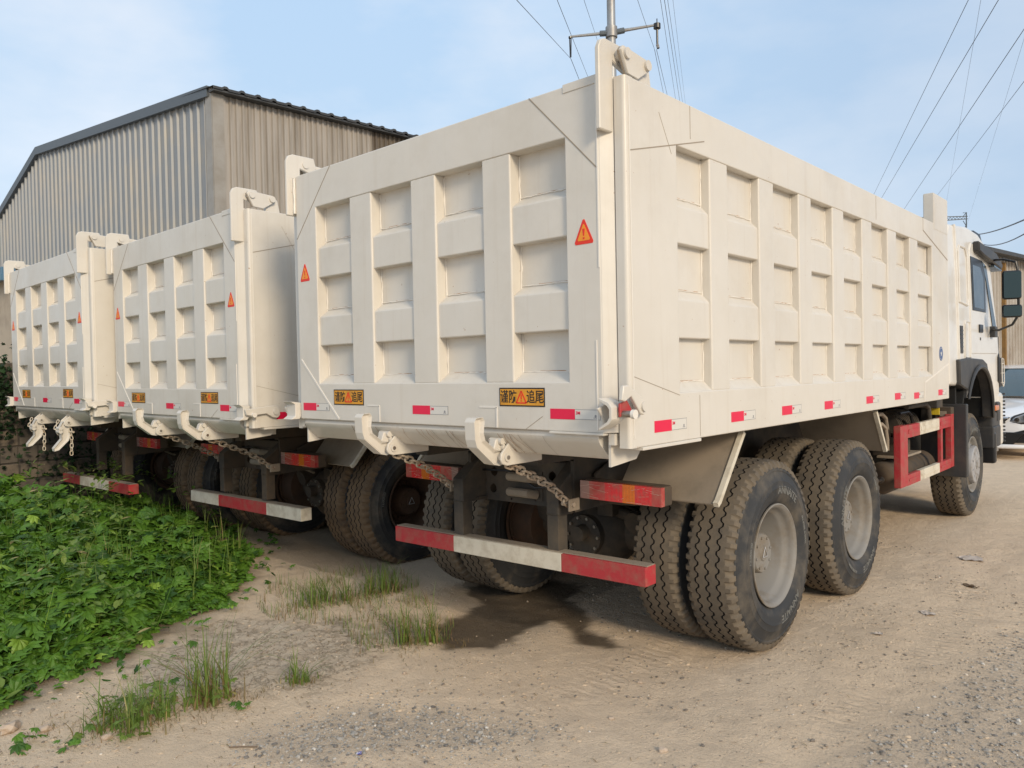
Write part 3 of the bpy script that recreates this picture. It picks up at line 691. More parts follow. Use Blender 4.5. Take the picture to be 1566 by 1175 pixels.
def make_chassis(root):
    m = MB()
    for s in (1, -1):
        m.box(s*.40-.012, s*.40+.012, .72, 7.4, .80, 1.09, 'chassis'); m.box(s*.37-.04, s*.37+.04, .72, 7.4, .80, .812, 'chassis'); m.box(s*.37-.04, s*.37+.04, .72, 7.4, 1.078, 1.09, 'chassis')
        m.box(s*.42-.05, s*.42+.05, .35, 5.1, 1.10, 1.225, 'chassis')
    for y in (2.2, 3.3, 4.2, 5.2, 6.3): m.box(-.38, .38, y, y+.08, .86, 1.04, 'chassis', .005)
    for k in range(9): m.box(-1.12, 1.12, .75+k*.55, .83+k*.55, 1.225, 1.262, 'chassis_brown')
    m.build('chassis_frame', root)
    # rear crossmember with holes
    c = MB(); Tc = lambda p: Vector((p[1], .80+p[0], p[2]))
    bm = bmesh.new(); es = []
    def loop(pts):
        vs = [bm.verts.new((p[0], .80, p[1])) for p in pts]
        for i in range(len(vs)): es.append(bm.edges.new((vs[i], vs[(i+1) % len(vs)])))
    loop([(-.39, .79), (.39, .79), (.39, 1.05), (-.39, 1.05)])
    for x, z, r in ((-.27, .965, .028), (-.28, .862, .028), (.19, .97, .028), (.20, .865, .028), (-.34, .91, .008), (-.20, .98, .008), (-.13, .81, .008), (.06, .82, .008), (.26, .91, .008)):
        loop([(x+r*math.cos(k*PI/8), z+r*math.sin(k*PI/8)) for k in range(16)])
    bmesh.ops.triangle_fill(bm, use_beauty=True, use_dissolve=False, edges=es)
    ext = bmesh.ops.extrude_face_region(bm, geom=bm.faces[:])
    for v in [g for g in ext['geom'] if isinstance(g, bmesh.types.BMVert)]: v.co.y = .812
    bmesh.ops.recalc_face_normals(bm, faces=bm.faces[:]); c.add_bm(bm, 'chassis')
    for z in (.955, .865): c.tube([(-.10, .79, z-.01), (-.09, .74, z), (.06, .74, z), (.08, .79, z-.01)], .026, 'brown_metal', 10)
    c.box(-.13, .12, .793, .80, .82, .99, 'chassis', .003)
    c.box(-.39, .39, .812, 1.0, 1.04, 1.052, 'chassis')
    c.build('rear_crossmember', root)
    # bumper posts and gussets
    for s, x0, x1 in ((1, .312, .390), (-1, -.424, -.344)):
        p = MB(); p.box(x0, x1, .60, .68, .59, .80, 'chassis', .004)
        p.prism([(.598, .79), (.598, .935), (.86, 1.115), (1.02, 1.115), (1.02, .90), (.80, .79)], 'x', x0-.003, x1+.003, 'chassis', .005)
        weld(p, (x0, .80, 0), (x1, .80, 0), lambda v: Vector((v[0], .597+v[2], v[1])), 5+s, .004, 'chassis')
        p.box(x0-.05, x1+.05, .84, 1.0, 1.10, 1.20, 'chassis', .004)
        p.build('bumper_post', root)
    # axles, springs, differentials
    for y in (1.52, 2.87):
        a = MB(); a.tube([(-.95, y, .53), (-.5, y, .53), (-.3, y, .53), (.3, y, .53), (.5, y, .53), (.95, y, .53)], [.07, .075, .11, .11, .075, .07], 'chassis', 20)
        prof = [(-.24, .05), (-.19, .13), (-.11, .20), (0, .235), (.11, .20), (.19, .13), (.24, .05)]
        vs = []; fs = []; n = 24
        for i in range(n):
            for x, r_ in prof: vs.append((x+.05, y-.02+r_*math.cos(2*PI*i/n), .52+r_*1.05*math.sin(2*PI*i/n)))
        for i in range(n):
            for q in range(6): fs.append((i*7+q, ((i+1) % n)*7+q, ((i+1) % n)*7+q+1, i*7+q+1))
        a.raw(vs, fs, 'chassis')
        a.cyl((.05, y-.25, .53), (.05, y-.16, .53), .13, 'chassis', 24)
        for k in range(10): a.cyl((.05+.115*math.cos(k*PI/5), y-.265, .53+.115*math.sin(k*PI/5)), (.05+.115*math.cos(k*PI/5), y-.24, .53+.115*math.sin(k*PI/5)), .010, 'steel', 6)
        a.box(.12, .24, y-.20, y-.05, .66, .76, 'chassis', .01); a.tube([(.2, y-.1, .68), (.42, y-.12, .64), (.6, y-.05, .58)], .035, 'chassis', 10)
        for s in (1, -1):
            a.cyl((s*.42, y, .53), (s*.60, y, .53), .215, 'drum', 40); a.cyl((s*.60, y, .53), (s*.63, y, .53), .23, 'drum', 40)
            a.cyl((s*.36, y+.05, .68), (s*.36, y-.14, .62), .075, 'chassis', 16)
        a.build('rear_axle', root)
    for s in (1, -1):
        sp = MB()
        for k in range(8):
            L = .72-.06*k
            sp.tube([(s*.48, 2.195-L, .80-.03*k), (s*.48, 2.195, .87-.028*k), (s*.48, 2.195+L, .80-.03*k)], .02, 'drum', 6)
        sp.box(s*.48-.06, s*.48+.06, 2.09, 2.30, .62, .92, 'chassis', .01)
        sp.build('leaf_spring', root)
    fx = MB(); fx.cyl((-.95, 6.39, .50), (.95, 6.39, .50), .06, 'chassis', 14); fx.build('front_axle', root)
    ds = MB(); ds.cyl((.05, 1.2, .55), (.05, 5.4, .80), .05, 'chassis', 14); ds.build('drive_shaft', root)

def make_cables(root):
    for pts_, r_, mt in (([(.40, .79, 1.0), (.30, .72, .93), (.10, .76, .90), (-.10, .74, .99), (-.38, .78, .97)], .007, 'black_plastic'), ([(.42, .80, .96), (.46, .76, .90), (.55, .79, .93)], .006, 'black_plastic'),
                         ([(-.42, .80, .96), (-.46, .75, .89), (-.55, .79, .93)], .006, 'black_plastic'), ([(.2, 1.1, .98), (.28, 1.2, .80), (.40, 1.4, .70), (.42, 1.5, .66)], .011, 'black_plastic'),
                         ([(-.2, 1.1, .98), (-.26, 1.25, .78), (-.38, 1.42, .70)], .011, 'black_plastic'), ([(.0, .9, 1.0), (.05, 1.0, .85), (.08, 1.25, .72)], .012, 'brown_metal')):
        MB().tube([Vector(p) for p in pts_], r_, mt, 8).build('cable', root)
    for s in (1, -1):
        b = MB(); b.prism([(.86, .90), (.86, 1.0), (.98, 1.05), (1.30, 1.05), (1.30, .98), (1.02, .94)], 'x', s*.44, s*.455, 'chassis', .003); b.build('frame_gusset', root)
        MB().tube([(s*.44, .92, .84), (s*.70, .86, .86), (s*.90, .84, .90)], .016, 'chassis_brown', 8).build('lamp_bracket', root)

def make_bumper(root, cols):
    m = MB()
    xs = (-.953, -.404, .428, .953)
    tilt = lambda v: Vector((v[0], v[1], v[2]+v[0]*.014))
    for i, c in enumerate(cols): m.box(xs[i]+(.0005 if i else 0), xs[i+1], .57, .665, .50, .597, c, .004, tilt)
    m.box(-.953, .953, .585, .655, .597, .6015, 'brown_metal', .001, tilt)
    return m.build('rear_bumper', root)

def make_taillight(root, s):
    m = MB(); a, b = (.474, .975) if s > 0 else (-.975, -.474)
    z0, z1 = .885, .988
    m.box(a, b, .72, .80, z0, z1, 'chassis_brown', .012)
    m.box(min(s*.39, a*.5+b*.5), max(s*.39, a*.5+b*.5), .80, .84, .91, .955, 'chassis', .004)
    o = m.build('tail_light', root)
    segs = [('lens_clear', .12), ('lens_red', .20), ('lens_bright', .22), ('lens_orange', .15), ('lens_bright', .20), ('lens_red', .11)]
    x = a if s > 0 else b; L = b-a
    l = MB(); rr = random.Random(5+s)
    for mt, w in segs:
        x2 = x+s*L*w; l.box(min(x, x2), max(x, x2), .690, .722, z0+.004, z1-.004, mt, 0)
        if mt in ('lens_bright', 'lens_orange'):
            for i in range(4):
                for j in range(5):
                    cx = min(x, x2)+abs(x2-x)*(i+.5)/4; cz = z0+.02+j*.016
                    l.cyl((cx, .6885, cz), (cx, .691, cz), .0052, 'lens_bright' if mt != 'lens_orange' else 'lens_orange', 8)
        x = x2
    for k in range(16):
        p = (rr.uniform(a, b), rr.uniform(z0, z1)); q = (p[0]+rr.uniform(.02, .10), p[1]+rr.uniform(-.02, .02))
        q = (min(max(q[0], a), b), min(max(q[1], z0+.006), z1-.006)); p = (p[0], min(max(p[1], z0+.006), z1-.006))
        thin_line(l, p, q, lambda v: Vector((v[0], .6895-v[2], v[1])), .0012, 'scratch', .0006)
    l.build('lens', o)

def make_mudguard(root, s):
    m = MB()
    line = [(.90, .890), (.925, .905), (1.205, 1.232), (1.26, 1.240), (3.30, 1.240), (3.37, 1.225), (3.60, .915)]
    def strip(x0, x1, t, mat, line=line):
        vs = []; fs = []; N_ = len(line)-1
        for i, (y, z) in enumerate(line):
            d = Vector((line[min(i+1, N_)][0]-line[max(i-1, 0)][0], line[min(i+1, N_)][1]-line[max(i-1, 0)][1])).normalized(); n_ = Vector((-d.y, d.x))*t/2
            for x in (x0, x1):
                vs += [(x, y-n_.x, z-n_.y), (x, y+n_.x, z+n_.y)]
        for i in range(N_):
            a = i*4; b = a+4
            fs += [(a, b, b+2, a+2), (a+1, a+3, b+3, b+1), (a, a+1, b+1, b), (a+2, b+2, b+3, a+3)]
        fs += [(0, 2, 3, 1), (N_*4, N_*4+1, N_*4+3, N_*4+2)]
        m.raw(vs, fs, mat)
    strip(s*.56, s*1.145, .008, 'brown_metal')
    strip(s*1.145, s*1.172, .026, 'white_paint', line[:3]); strip(s*1.145, s*1.172, .026, 'white_paint', line[5:])
    m.build('mudguard', root)

def make_side_gear(root, s):
    g = MB(); X0, X1 = (1.12, 1.16) if s > 0 else (-1.16, -1.12)
    g.box(X0-.01, X1+.004, 3.97, 4.17, .58, 1.075, 'red_paint', .006); g.box(X0-.01, X1+.004, 5.58, 5.68, .58, 1.085, 'red_paint', .006)
    for z0, z1 in ((.965, 1.07), (.575, .665)):
        for a, b, c in ((4.17, 4.54, 'red_paint'), (4.54, 5.17, 'white_paint'), (5.17, 5.58, 'red_paint')): g.box(X0, X1, a+.001, b, z0, z1, c, .006); g.box(X1-.001 if s > 0 else X0-.006, X1+.006 if s > 0 else X0+.001, a+.03, b-.03, z0+.035, z1-.035, c, .003)
    g.box(X0+.005, X1-.005, 5.24, 5.30, .66, .97, 'red_paint', .003)
    g.build('side_guard', root)
    t = MB()
    prof = [(0, 0), (.01, .07), (.035, .115), (.075, .135), (1.3, .135), (1.34, .10), (1.36, 0)]
    T = lambda v: Vector((s*.90+v[1], 4.24+v[0], .60+v[2]))
    t.lathe(prof, 'chassis_brown', 32, T); t.cyl((s*.93, 4.1, .60), (s*.93, 4.26, .60), .012, 'steel', 8); t.cyl((s*.93, 4.23, .60), (s*.93, 4.255, .60), .028, 'steel', 12)
    for y in (4.6, 5.2): t.lathe([(y-4.24-.02, .139), (y-4.24+.02, .139)], 'chassis', 32, T)
    t.build('air_tank', root)
    b = MB()
    # clutter behind the guard: filter can, battery box, valve blocks and hoses
    b.tube([(s*.75, 4.9, .98), (s*.75, 5.55, .98)], .15, 'chassis', 24)
    for k in range(12): b.tube([(s*.75, 4.92+k*.05, .98), (s*.75, 4.935+k*.05, .98)], .158, 'chassis', 24)
    b.build('air_filter', root)
    v = MB(); v.box(min(s*.80, s*1.0), max(s*.80, s*1.0), 4.45, 4.85, .78, .90, 'chassis_brown', .01); v.box(min(s*.85, s*1.05), max(s*.85, s*1.05), 4.4, 5.0, .765, .785, 'brown_metal', .004)
    v.cyl((s*.92, 4.55, .80), (s*.92, 4.55, .93), .05, 'chassis_brown', 14); v.cyl((s*.92, 4.72, .80), (s*.92, 4.72, .96), .045, 'chassis_brown', 14); v.box(min(s*.7, s*.9), max(s*.7, s*.9), 3.9, 4.15, .95, 1.12, 'chassis_brown', .02)
    v.build('valve_block', root)
    def arc(x, y0, y1, z0, z1, r): 
        return [(x, y0, z1), (x, y1-.14, z1), (x, y1-.04, z1-.04), (x, y1, z1-.13), (x, y1, z0)]
    for pts_, r_, mt in ((arc(s*1.02, 3.65, 4.12, .90, 1.17, 1), .017, 'brown_metal'), (arc(s*1.06, 3.5, 3.98, .88, 1.10, 1), .016, 'brown_metal'), (arc(s*1.05, 4.55, 5.28, 1.0, 1.20, 1), .022, 'chassis'),
                         (arc(s*.98, 4.6, 5.0, .9, 1.14, 1), .014, 'black_plastic'), ([(s*.9, 4.7, .9), (s*.97, 4.85, .93), (s*.98, 4.95, .99), (s*.9, 5.0, 1.05)], .012, 'black_plastic')):
        MB().tube(pts_, r_, mt, 10).build('hose', root)
    k = MB(); k.box(min(s*1.02, s*1.16), max(s*1.02, s*1.16), 5.60, 5.71, 1.02, 1.15, 'chassis_brown', .01); k.box(min(s*1.06, s*1.12), max(s*1.06, s*1.12), 5.59, 5.60, 1.06, 1.11, 'brown_metal', .004)
    k.build('junction_box', root); k = MB(); k.box(min(s*1.0, s*1.08), max(s*1.0, s*1.08), 5.50, 5.52, 1.08, 1.15, 'yellow', .002); k.build('yellow_tag', root)
    f = MB(); f.box(min(s*.86, s*1.262), max(s*.86, s*1.262), 5.72, 5.80, .47, 1.175, 'dark_plastic', .012); f.build('mud_flap', root)
    f = MB(); f.box(min(s*.5, s*1.10), max(s*.5, s*1.10), 5.35, 5.55, 1.15, 1.25, 'chassis', .01); f.box(min(s*.6, s*1.05), max(s*.6, s*1.05), 5.5, 5.75, 1.18, 1.36, 'brown_metal', .01); f.build('cab_mount', root)

def arch_poly():
    pts = [(5.66, 1.36), (5.98, 1.34)]
    for k in range(11):
        a = PI*.93-(PI*.93-.05)*k/10; pts.append((6.50+.55*math.cos(a), 1.02+.50*math.sin(a)))
    return pts
def make_cab(root):
    m = MB()
    arch = [(6.50+.62*math.cos(a), .98+.55*math.sin(a)) for a in [PI*.86-(PI*.86+.02)*k/10 for k in range(11)]]
    prof = [(5.42, 1.36), (5.38, 2.0), (5.36, 2.75), (5.44, 2.87), (6.20, 2.93), (6.65, 2.915), (7.00, 2.84), (7.21, 2.68), (7.62, 1.93), (7.70, 1.60), (7.68, 1.07), (7.14, 1.0)]+arch[::-1][1:-1]+[(5.92, 1.34)]
    m.prism(prof, 'x', -1.19, 1.19, 'cab_paint', .035, seg=3)
    cab = m.build('cab', root)
    w = MB(); w.prism([(7.235, 2.62), (7.255, 2.62), (7.59, 1.98), (7.57, 1.98)], 'x', -1.08, 1.08, 'glass'); w.build('windscreen', cab)
    gr = MB(); gr.box(-.75, .75, 7.68, 7.72, 1.25, 1.75, 'black_plastic', .01)
    for k in range(5): gr.box(-.72, .72, 7.70, 7.735, 1.30+k*.09, 1.33+k*.09, 'cab_paint', .005)
    gr.build('grille', cab)
    bp_ = MB(); bp_.box(-1.20, 1.20, 7.55, 7.86, .60, 1.22, 'cab_paint', .05, seg=3); bp_.box(-1.21, 1.21, 7.20, 7.60, .66, 1.02, 'dark_plastic', .03)
    for k in range(14): bp_.box(1.19, 1.215, 7.84, 7.87, .64+k*.042, .66+k*.042, 'dark_plastic', .004)
    bp_.build('front_bumper', cab)
    for s in (1, -1):
        hl = MB(); hl.box(min(s*.85, s*1.17), max(s*.85, s*1.17), 7.83, 7.875, .86, 1.12, 'lamp_glass', .015); hl.build('headlight', cab)
        X = lambda a, b: (min(s*a, s*b), max(s*a, s*b))
        # door with trim, window, handle
        d = MB()
        d.prism([(6.28, 1.66), (6.22, 2.70), (6.30, 2.78), (7.05, 2.78), (7.16, 2.66), (7.50, 1.98), (7.52, 1.66)], 'x', s*1.185, s*1.198, 'cab_paint', .006)
        door = d.build('door', cab)
        g = MB(); g.prism([(6.33, 2.10), (6.24, 2.64), (6.72, 2.64), (6.90, 2.50), (6.93, 2.10)], 'x', s*1.198, s*1.204, 'black_plastic', .004)
        g.prism([(6.38, 2.13), (6.31, 2.56), (6.66, 2.56), (6.80, 2.46), (6.84, 2.13)], 'x', s*1.2035, s*1.2065, 'glass', .001); 
        g.prism([(6.74, 2.64), (6.95, 2.60), (7.10, 2.40), (7.46, 1.95), (7.28, 1.93), (6.95, 2.44)], 'x', s*1.198, s*1.2055, 'glass', .002); g.build('window', door)
        hd = MB(); hd.box(*X(1.198, 1.212), 6.60, 6.76, 1.88, 1.965, 'black_plastic', .006); hd.box(*X(1.198, 1.203), 6.66, 6.69, 1.80, 1.83, 'black_plastic', .002); hd.build('handle', door)
        # pressed panels behind the door
        q = MB()
        def outline(pts, r, mat='cab_paint'):
            q.tube([(s*1.192, *p) for p in pts+[pts[0], pts[1]]], r, mat, 6, False)
        outline([(5.80, 2.16), (5.76, 2.64), (5.82, 2.70), (6.04, 2.70), (6.12, 2.62), (6.18, 2.20), (6.14, 2.14)], .012)
        outline([(6.02, 1.62), (6.02, 1.95), (6.05, 1.98), (6.22, 1.98), (6.24, 1.95), (6.25, 1.62)], .010)
        q.tube([(s*1.19, 5.62, 2.88), (s*1.19, 5.70, 2.4), (s*1.19, 5.78, 1.6)], .014, 'cab_paint', 8); q.build('side_pressing', cab)
        vt = MB(); vt.box(*X(1.185, 1.196), 5.82, 5.94, 1.66, 1.93, 'dark_plastic', .004)
        for k in range(6): vt.box(*X(1.19, 1.20), 5.83, 5.93, 1.68+k*.04, 1.69+k*.04, 'black_plastic')
        vt.build('air_vent', cab)
        # wind deflector over the door
        v = MB(); v.prism([(6.36, 2.80), (6.38, 2.70), (6.60, 2.675), (7.30, 2.62), (7.50, 2.60), (7.54, 2.66), (7.20, 2.76)], 'x', s*1.195, s*1.26, 'dark_plastic', .012); v.prism([(7.1, 2.62), (7.50, 2.596), (7.50, 2.585), (7.1, 2.60)], 'x', s*1.05, s*1.255, 'glass'); v.build('sun_visor', cab)
        # arch moulding, step, corner deflector, indicator
        a = MB()
        inner = [(6.50+.60*math.cos(t), .98+.545*math.sin(t)) for t in [PI*.86-(PI*.86+.03)*k/14 for k in range(15)]]
        outer = [(5.68, 1.36), (5.66, 1.60), (6.10, 1.615), (6.70, 1.60), (6.86, 1.56), (7.0, 1.38), (7.10, 1.20), (7.16, 1.02), (7.18, .95)]
        poly = outer+inner[::-1]+[(5.98, 1.30)]
        a.prism(poly, 'x', s*1.12, s*1.225, 'dark_plastic', .012)
        # flared lip
        for k in range(14):
            pass
        a.tube([(s*1.235, *p) for p in inner], [.012+.012*math.sin(PI*k/14) for k in range(15)], 'dark_plastic', 8)
        a.prism(inner+[(5.95, .95), (5.9, 1.28)], 'x', s*.55, s*.60, 'hole')  # dark sheet painting the shade inside the arch
        a.build('wheel_arch', cab)
        st = MB(); st.box(*X(.95, 1.225), 7.16, 7.55, .62, .86, 'dark_plastic', .02); st.box(*X(1.0, 1.235), 7.18, 7.28, .45, .80, 'black_plastic', .03); st.box(*X(.98, 1.20), 7.30, 7.55, .56, .60, 'steel', .004); st.build('step', cab)
        il = MB(); il.box(*X(1.20, 1.235), 7.22, 7.42, 1.03, 1.09, 'lens_orange', .012); il.box(*X(1.10, 1.22), 7.42, 7.58, .90, 1.12, 'dark_plastic', .02); il.build('indicator', cab)
        df = MB(); df.tube([(s*1.17, 7.70, 1.86), (s*1.17, 7.71, 1.70), (s*1.20, 7.58, 1.62), (s*1.20, 7.58, 1.36), (s*1.17, 7.78, 1.28)], .012, 'black_plastic', 8)
        df.box(*X(1.04, 1.21), 7.66, 7.80, 1.28, 1.62, 'dark_plastic', .03)
        for z in (1.33, 1.44, 1.55): df.box(*X(1.10, 1.215), 7.68, 7.805, z-.004, z+.004, 'cab_paint')
        df.tube([(s*1.216, 7.68, 1.61), (s*1.216, 7.78, 1.60), (s*1.216, 7.80, 1.55), (s*1.216, 7.81, 1.32), (s*1.216, 7.76, 1.285), (s*1.216, 7.69, 1.34), (s*1.216, 7.68, 1.61)], .006, 'cab_paint', 6, False); df.build('corner_deflector', cab)
        # mirrors on their tube
        ar = MB(); ar.tube([(s*1.18, 7.20, 1.93), (s*1.30, 7.05, 1.91), (s*1.44, 6.95, 1.96), (s*1.50, 6.93, 2.06), (s*1.50, 6.92, 2.5), (s*1.48, 6.92, 2.61), (s*1.36, 6.96, 2.655), (s*1.20, 7.1, 2.67)], .013, 'black_plastic', 8)
        ar.box(*X(1.17, 1.25), 7.14, 7.28, 1.84, 1.96, 'dark_plastic', .012)
        am = ar.build('mirror_arm', cab)
        for z0, z1, hw in ((2.22, 2.52, .088), (2.03, 2.165, .092)):
            mm_ = MB(); rot = lambda p, s=s: Vector((s*1.46+p[0]*math.cos(.35)*1+p[1]*math.sin(.35)*-s, 6.84+p[1]*math.cos(.35)+p[0]*math.sin(.35)*s, p[2]))
            mm_.box(-hw, hw, -.0, .06, z0, z1, 'black_plastic', .028, rot, 4); mm_.prism([(math.copysign(hw-.030, cx_)+.018*math.cos(a_), (z0+z1)/2+math.copysign((z1-z0)/2-.032, cz_)+.018*math.sin(a_)) for cx_, cz_, st_ in ((1, 1, 0), (-1, 1, 1), (-1, -1, 2), (1, -1, 3)) for a_ in [PI/2*(st_+q_/4) for q_ in range(5)]], 'y', -.004, .004, 'mirror', 0, rot) if True else mm_.box(-hw+.012, hw-.012, -.004, .004, z0+.014, z1-.014, 'mirror', .02, rot, 4)
            mm_.build('mirror', am)
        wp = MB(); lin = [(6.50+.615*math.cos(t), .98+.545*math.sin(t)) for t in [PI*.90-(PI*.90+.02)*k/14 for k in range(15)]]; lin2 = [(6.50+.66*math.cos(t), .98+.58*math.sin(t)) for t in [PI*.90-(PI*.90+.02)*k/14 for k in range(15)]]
        wp.prism(lin2+lin[::-1], 'x', s*.35, s*1.195, 'hole'); wp.box(*X(.38, .52), 5.7, 7.6, .50, 1.55, 'hole'); wp.box(*X(.35, 1.16), 5.75, 5.80, .9, 1.34, 'hole'); wp.build('wheel_well_shade', cab)  # black lining added so the wheel well's shade is in its colour
    # roof stack (dark, behind the roof edge)
    r_ = MB(); r_.prism([(6.72, 2.90), (6.85, 2.985), (7.12, 2.98), (7.32, 2.82), (7.28, 2.68), (7.1, 2.80)], 'x', -1.05, 1.12, 'black_plastic', .015); r_.build('roof_visor', cab)
    return cab

def make_truck():
    root = empty('dump_truck')
    # box floor, front wall, sill
    b = MB()
    b.box(-1.16, 1.16, .12, 5.17, 1.262, 1.30, 'paint'); b.box(-1.137, 1.137, 5.12, 5.185, 1.30, 2.79, 'paint', .008); b.tube([(-1.13, 5.06, 2.80), (1.13, 5.06, 2.80)], .065, 'chassis', 14)
    sill = [(.022, 1.310), (.018, 1.288), (.03, 1.262), (.058, 1.235), (.105, 1.196), (.125, 1.19), (.30, 1.185), (.30, 1.262), (.13, 1.262), (.13, 1.310)]
    b.prism(sill, 'x', -1.117, 1.088, 'paint', .002)
    for s in (1, -1):
        b.prism([(.045, 1.30), (.045, 1.168), (.235, 1.185), (.30, 1.248), (.30, 1.262)], 'x', s*1.119, s*1.131, 'paint')
        b.prism([(.03, 1.262), (.03, 1.31), (.115, 1.31), (.115, 1.262)], 'x', s*1.132, s*1.16, 'paint')
    rr = random.Random(12)
    for k in range(26):
        x = rr.choice([.0, .25, .52, -.15, .7, -.6])+rr.uniform(-.12, .2); t = rr.uniform(.0012, .003)
        ln = [(.0165, 1.287), (.0285, 1.261), (.0565, 1.233), (.1035, 1.1945)]; n = rr.choice([3, 4, 4]); sl = rr.uniform(-.005, .025)
        vs = []; 
        for i in range(n): vs += [(x-t/2+sl*i, ln[i][0]-.0006, ln[i][1]-.0006), (x+t/2+sl*i, ln[i][0]-.0006, ln[i][1]-.0006)]
        b.raw(vs, [(2*i, 2*i+1, 2*i+3, 2*i+2) for i in range(n-1)], rr.choice(['rust', 'rust', 'brown_metal', 'seam']))
    b.build('load_bed', root)
    make_tailgate(root); make_side(root, RST, True); make_side(root, LST, False)
    make_chassis(root); make_wheels(root); make_side_gear(root, 1); make_side_gear(root, -1)
    for s in (1, -1): make_taillight(root, s); make_mudguard(root, s); make_hinge(root, s)
    make_cables(root); make_cab(root)
    return root

truck = make_truck()
t2 = copy_tree(truck); t3 = copy_tree(truck)
GR = 'white dump trucks parked side by side'
tag(truck, 'nearest cream white dump truck, its whole right side and cab in view', 'dump truck', GR)
tag(t2, 'middle dump truck, its rear bumper white at both ends and red between', 'dump truck', GR)
tag(t3, 'farthest dump truck at the left, its tailgate hooks hanging open above the weeds', 'dump truck', GR)
t2.location = (-3.166, .102, -.035); t2.rotation_euler.z = -.013
t3.location = (-5.71, -.035, -.01); t3.rotation_euler.z = -.013
make_bumper(truck, ('red_paint', 'white_paint', 'red_paint'))
MUD = {'dusty_tread_rubber': 'muddy_tread', 'dusty_dark_chassis': 'chassis_brown', 'silver_wheel_paint': 'drum'}
def muddy(o):
    if o.type == 'MESH':
        for i, sl_ in enumerate(o.material_slots):
            if sl_.material and sl_.material.name in MUD:
                nm = MUD[sl_.material.name]; sl_.link = 'OBJECT'; sl_.material = M[nm]
    for c in o.children: muddy(c)
for t in (t2, t3): muddy(t)
b2 = make_bumper(t2, ('white_paint', 'red_paint', 'white_paint')); b2.location = (0, 0, -.03)
b3 = make_bumper(t3, ('red_paint', 'white_paint', 'red_paint')); b3.location = (0, -.15, -.05)
e1, e2 = (.445, .62, .862), (-.471, .62, .886)
for t in (truck, t2): make_hook(t, .492, e1); make_hook(t, -.345, e2)
make_hook(t3, .492, e1, True); make_hook(t3, -.345, e2, True)
for t, op in ((truck, True), (t2, False), (t3, False)):
    make_latch(t, 1, op); make_latch(t, -1, False)

# ------------------------------------------------------------------ ground
def fbm(x, y, s, o=4, seed=0): return noise.fractal(Vector((x*s+seed, y*s-seed, seed)), .9, 2.0, o)
def inside(poly, x, y):
    n = len(poly); r = False; j = n-1
    for i in range(n):
        if (poly[i][1] > y) != (poly[j][1] > y) and x < (poly[j][0]-poly[i][0])*(y-poly[i][1])/(poly[j][1]-poly[i][1])+poly[i][0]: r = not r
        j = i
    return r
def sdist(poly, x, y):
    best = 9e9; n = len(poly)
    for i in range(n):
        ax, ay = poly[i]; bx, by = poly[(i+1) % n]; dx, dy = bx-ax, by-ay
        t = max(0, min(1, ((x-ax)*dx+(y-ay)*dy)/(dx*dx+dy*dy+1e-9))); best = min(best, math.hypot(x-ax-t*dx, y-ay-t*dy))
    return best if inside(poly, x, y) else -best
WEED = [(-1.15, -3.2), (-1.22, -1.75), (-1.42, -1.30), (-1.55, -.98), (-1.72, -.66), (-1.92, -.34), (-2.18, .02), (-2.75, .50), (-3.4, .85), (-4.2, 1.25), (-5.2, 1.45), (-6.9, 1.5), (-7.15, 1.4), (-7.15, -3.2)]
WET = [(-.25, .38), (-.05, .55), (-.12, .9), (-.10, 1.12), (.02, 1.10), (.26, .88), (.46, .93), (.50, 1.02), (.16, 1.16), (.02, 1.35), (-.30, 1.60), (-.42, 1.90), (-.70, 1.95), (-1.15, 1.72), (-1.05, 1.25), (-.74, 1.12), (-.66, .82), (-.60, .52), (-.42, .42)]
GRAV = [[(-.15, -.95), (.15, -1.0), (.75, -.35), (.80, -.05), (.35, -.20), (.0, -.42)], [(1.95, .45), (2.0, 1.2), (2.15, 2.4), (2.6, 4.0), (3.6, 4.0), (3.6, -.5), (2.2, -.5)]]
CRUST = [(-.95, -1.05), (-.35, -.45), (-.45, .05), (-.62, .35), (-.95, .35), (-1.4, .1), (-1.75, -.2), (-1.5, -.8), (-1.2, -1.0)]
def smooth(a, b, x): t = max(0, min(1, (x-a)/(b-a))); return t*t*(3-2*t)
def gh(x, y):
    z = .012*fbm(x, y, 1.3, 4, 3)+.005*fbm(x, y, 7, 4, 9)
    if -8 < x < .5 and -4 < y < 3:
        d = sdist(WEED, x, y); z += .16*smooth(-.05, 1.6, d)
    if -1.4 < x < .8 and -.2 < y < 2.3: z -= .022*smooth(-.15, .12, sdist(WET, x, y))
    # shallow wheel ruts and a rough rim near the crust
    z -= .012*math.exp(-((x-1.75-.05*math.sin(y*.9))/.14)**2); z -= .008*math.exp(-((x-2.45)/.15)**2)
    return z
def axis(lo, hi, step, far):
    a = list(np.arange(lo, hi+1e-6, step)); s = step
    while a[-1] < far: s *= 1.3; a.append(a[-1]+s)
    s = step
    while a[0] > -far: s *= 1.3; a.insert(0, a[0]-s)
    return a
GX = axis(-3.6, 3.4, .028, 600); GY = axis(-2.2, 4.4, .028, 600)
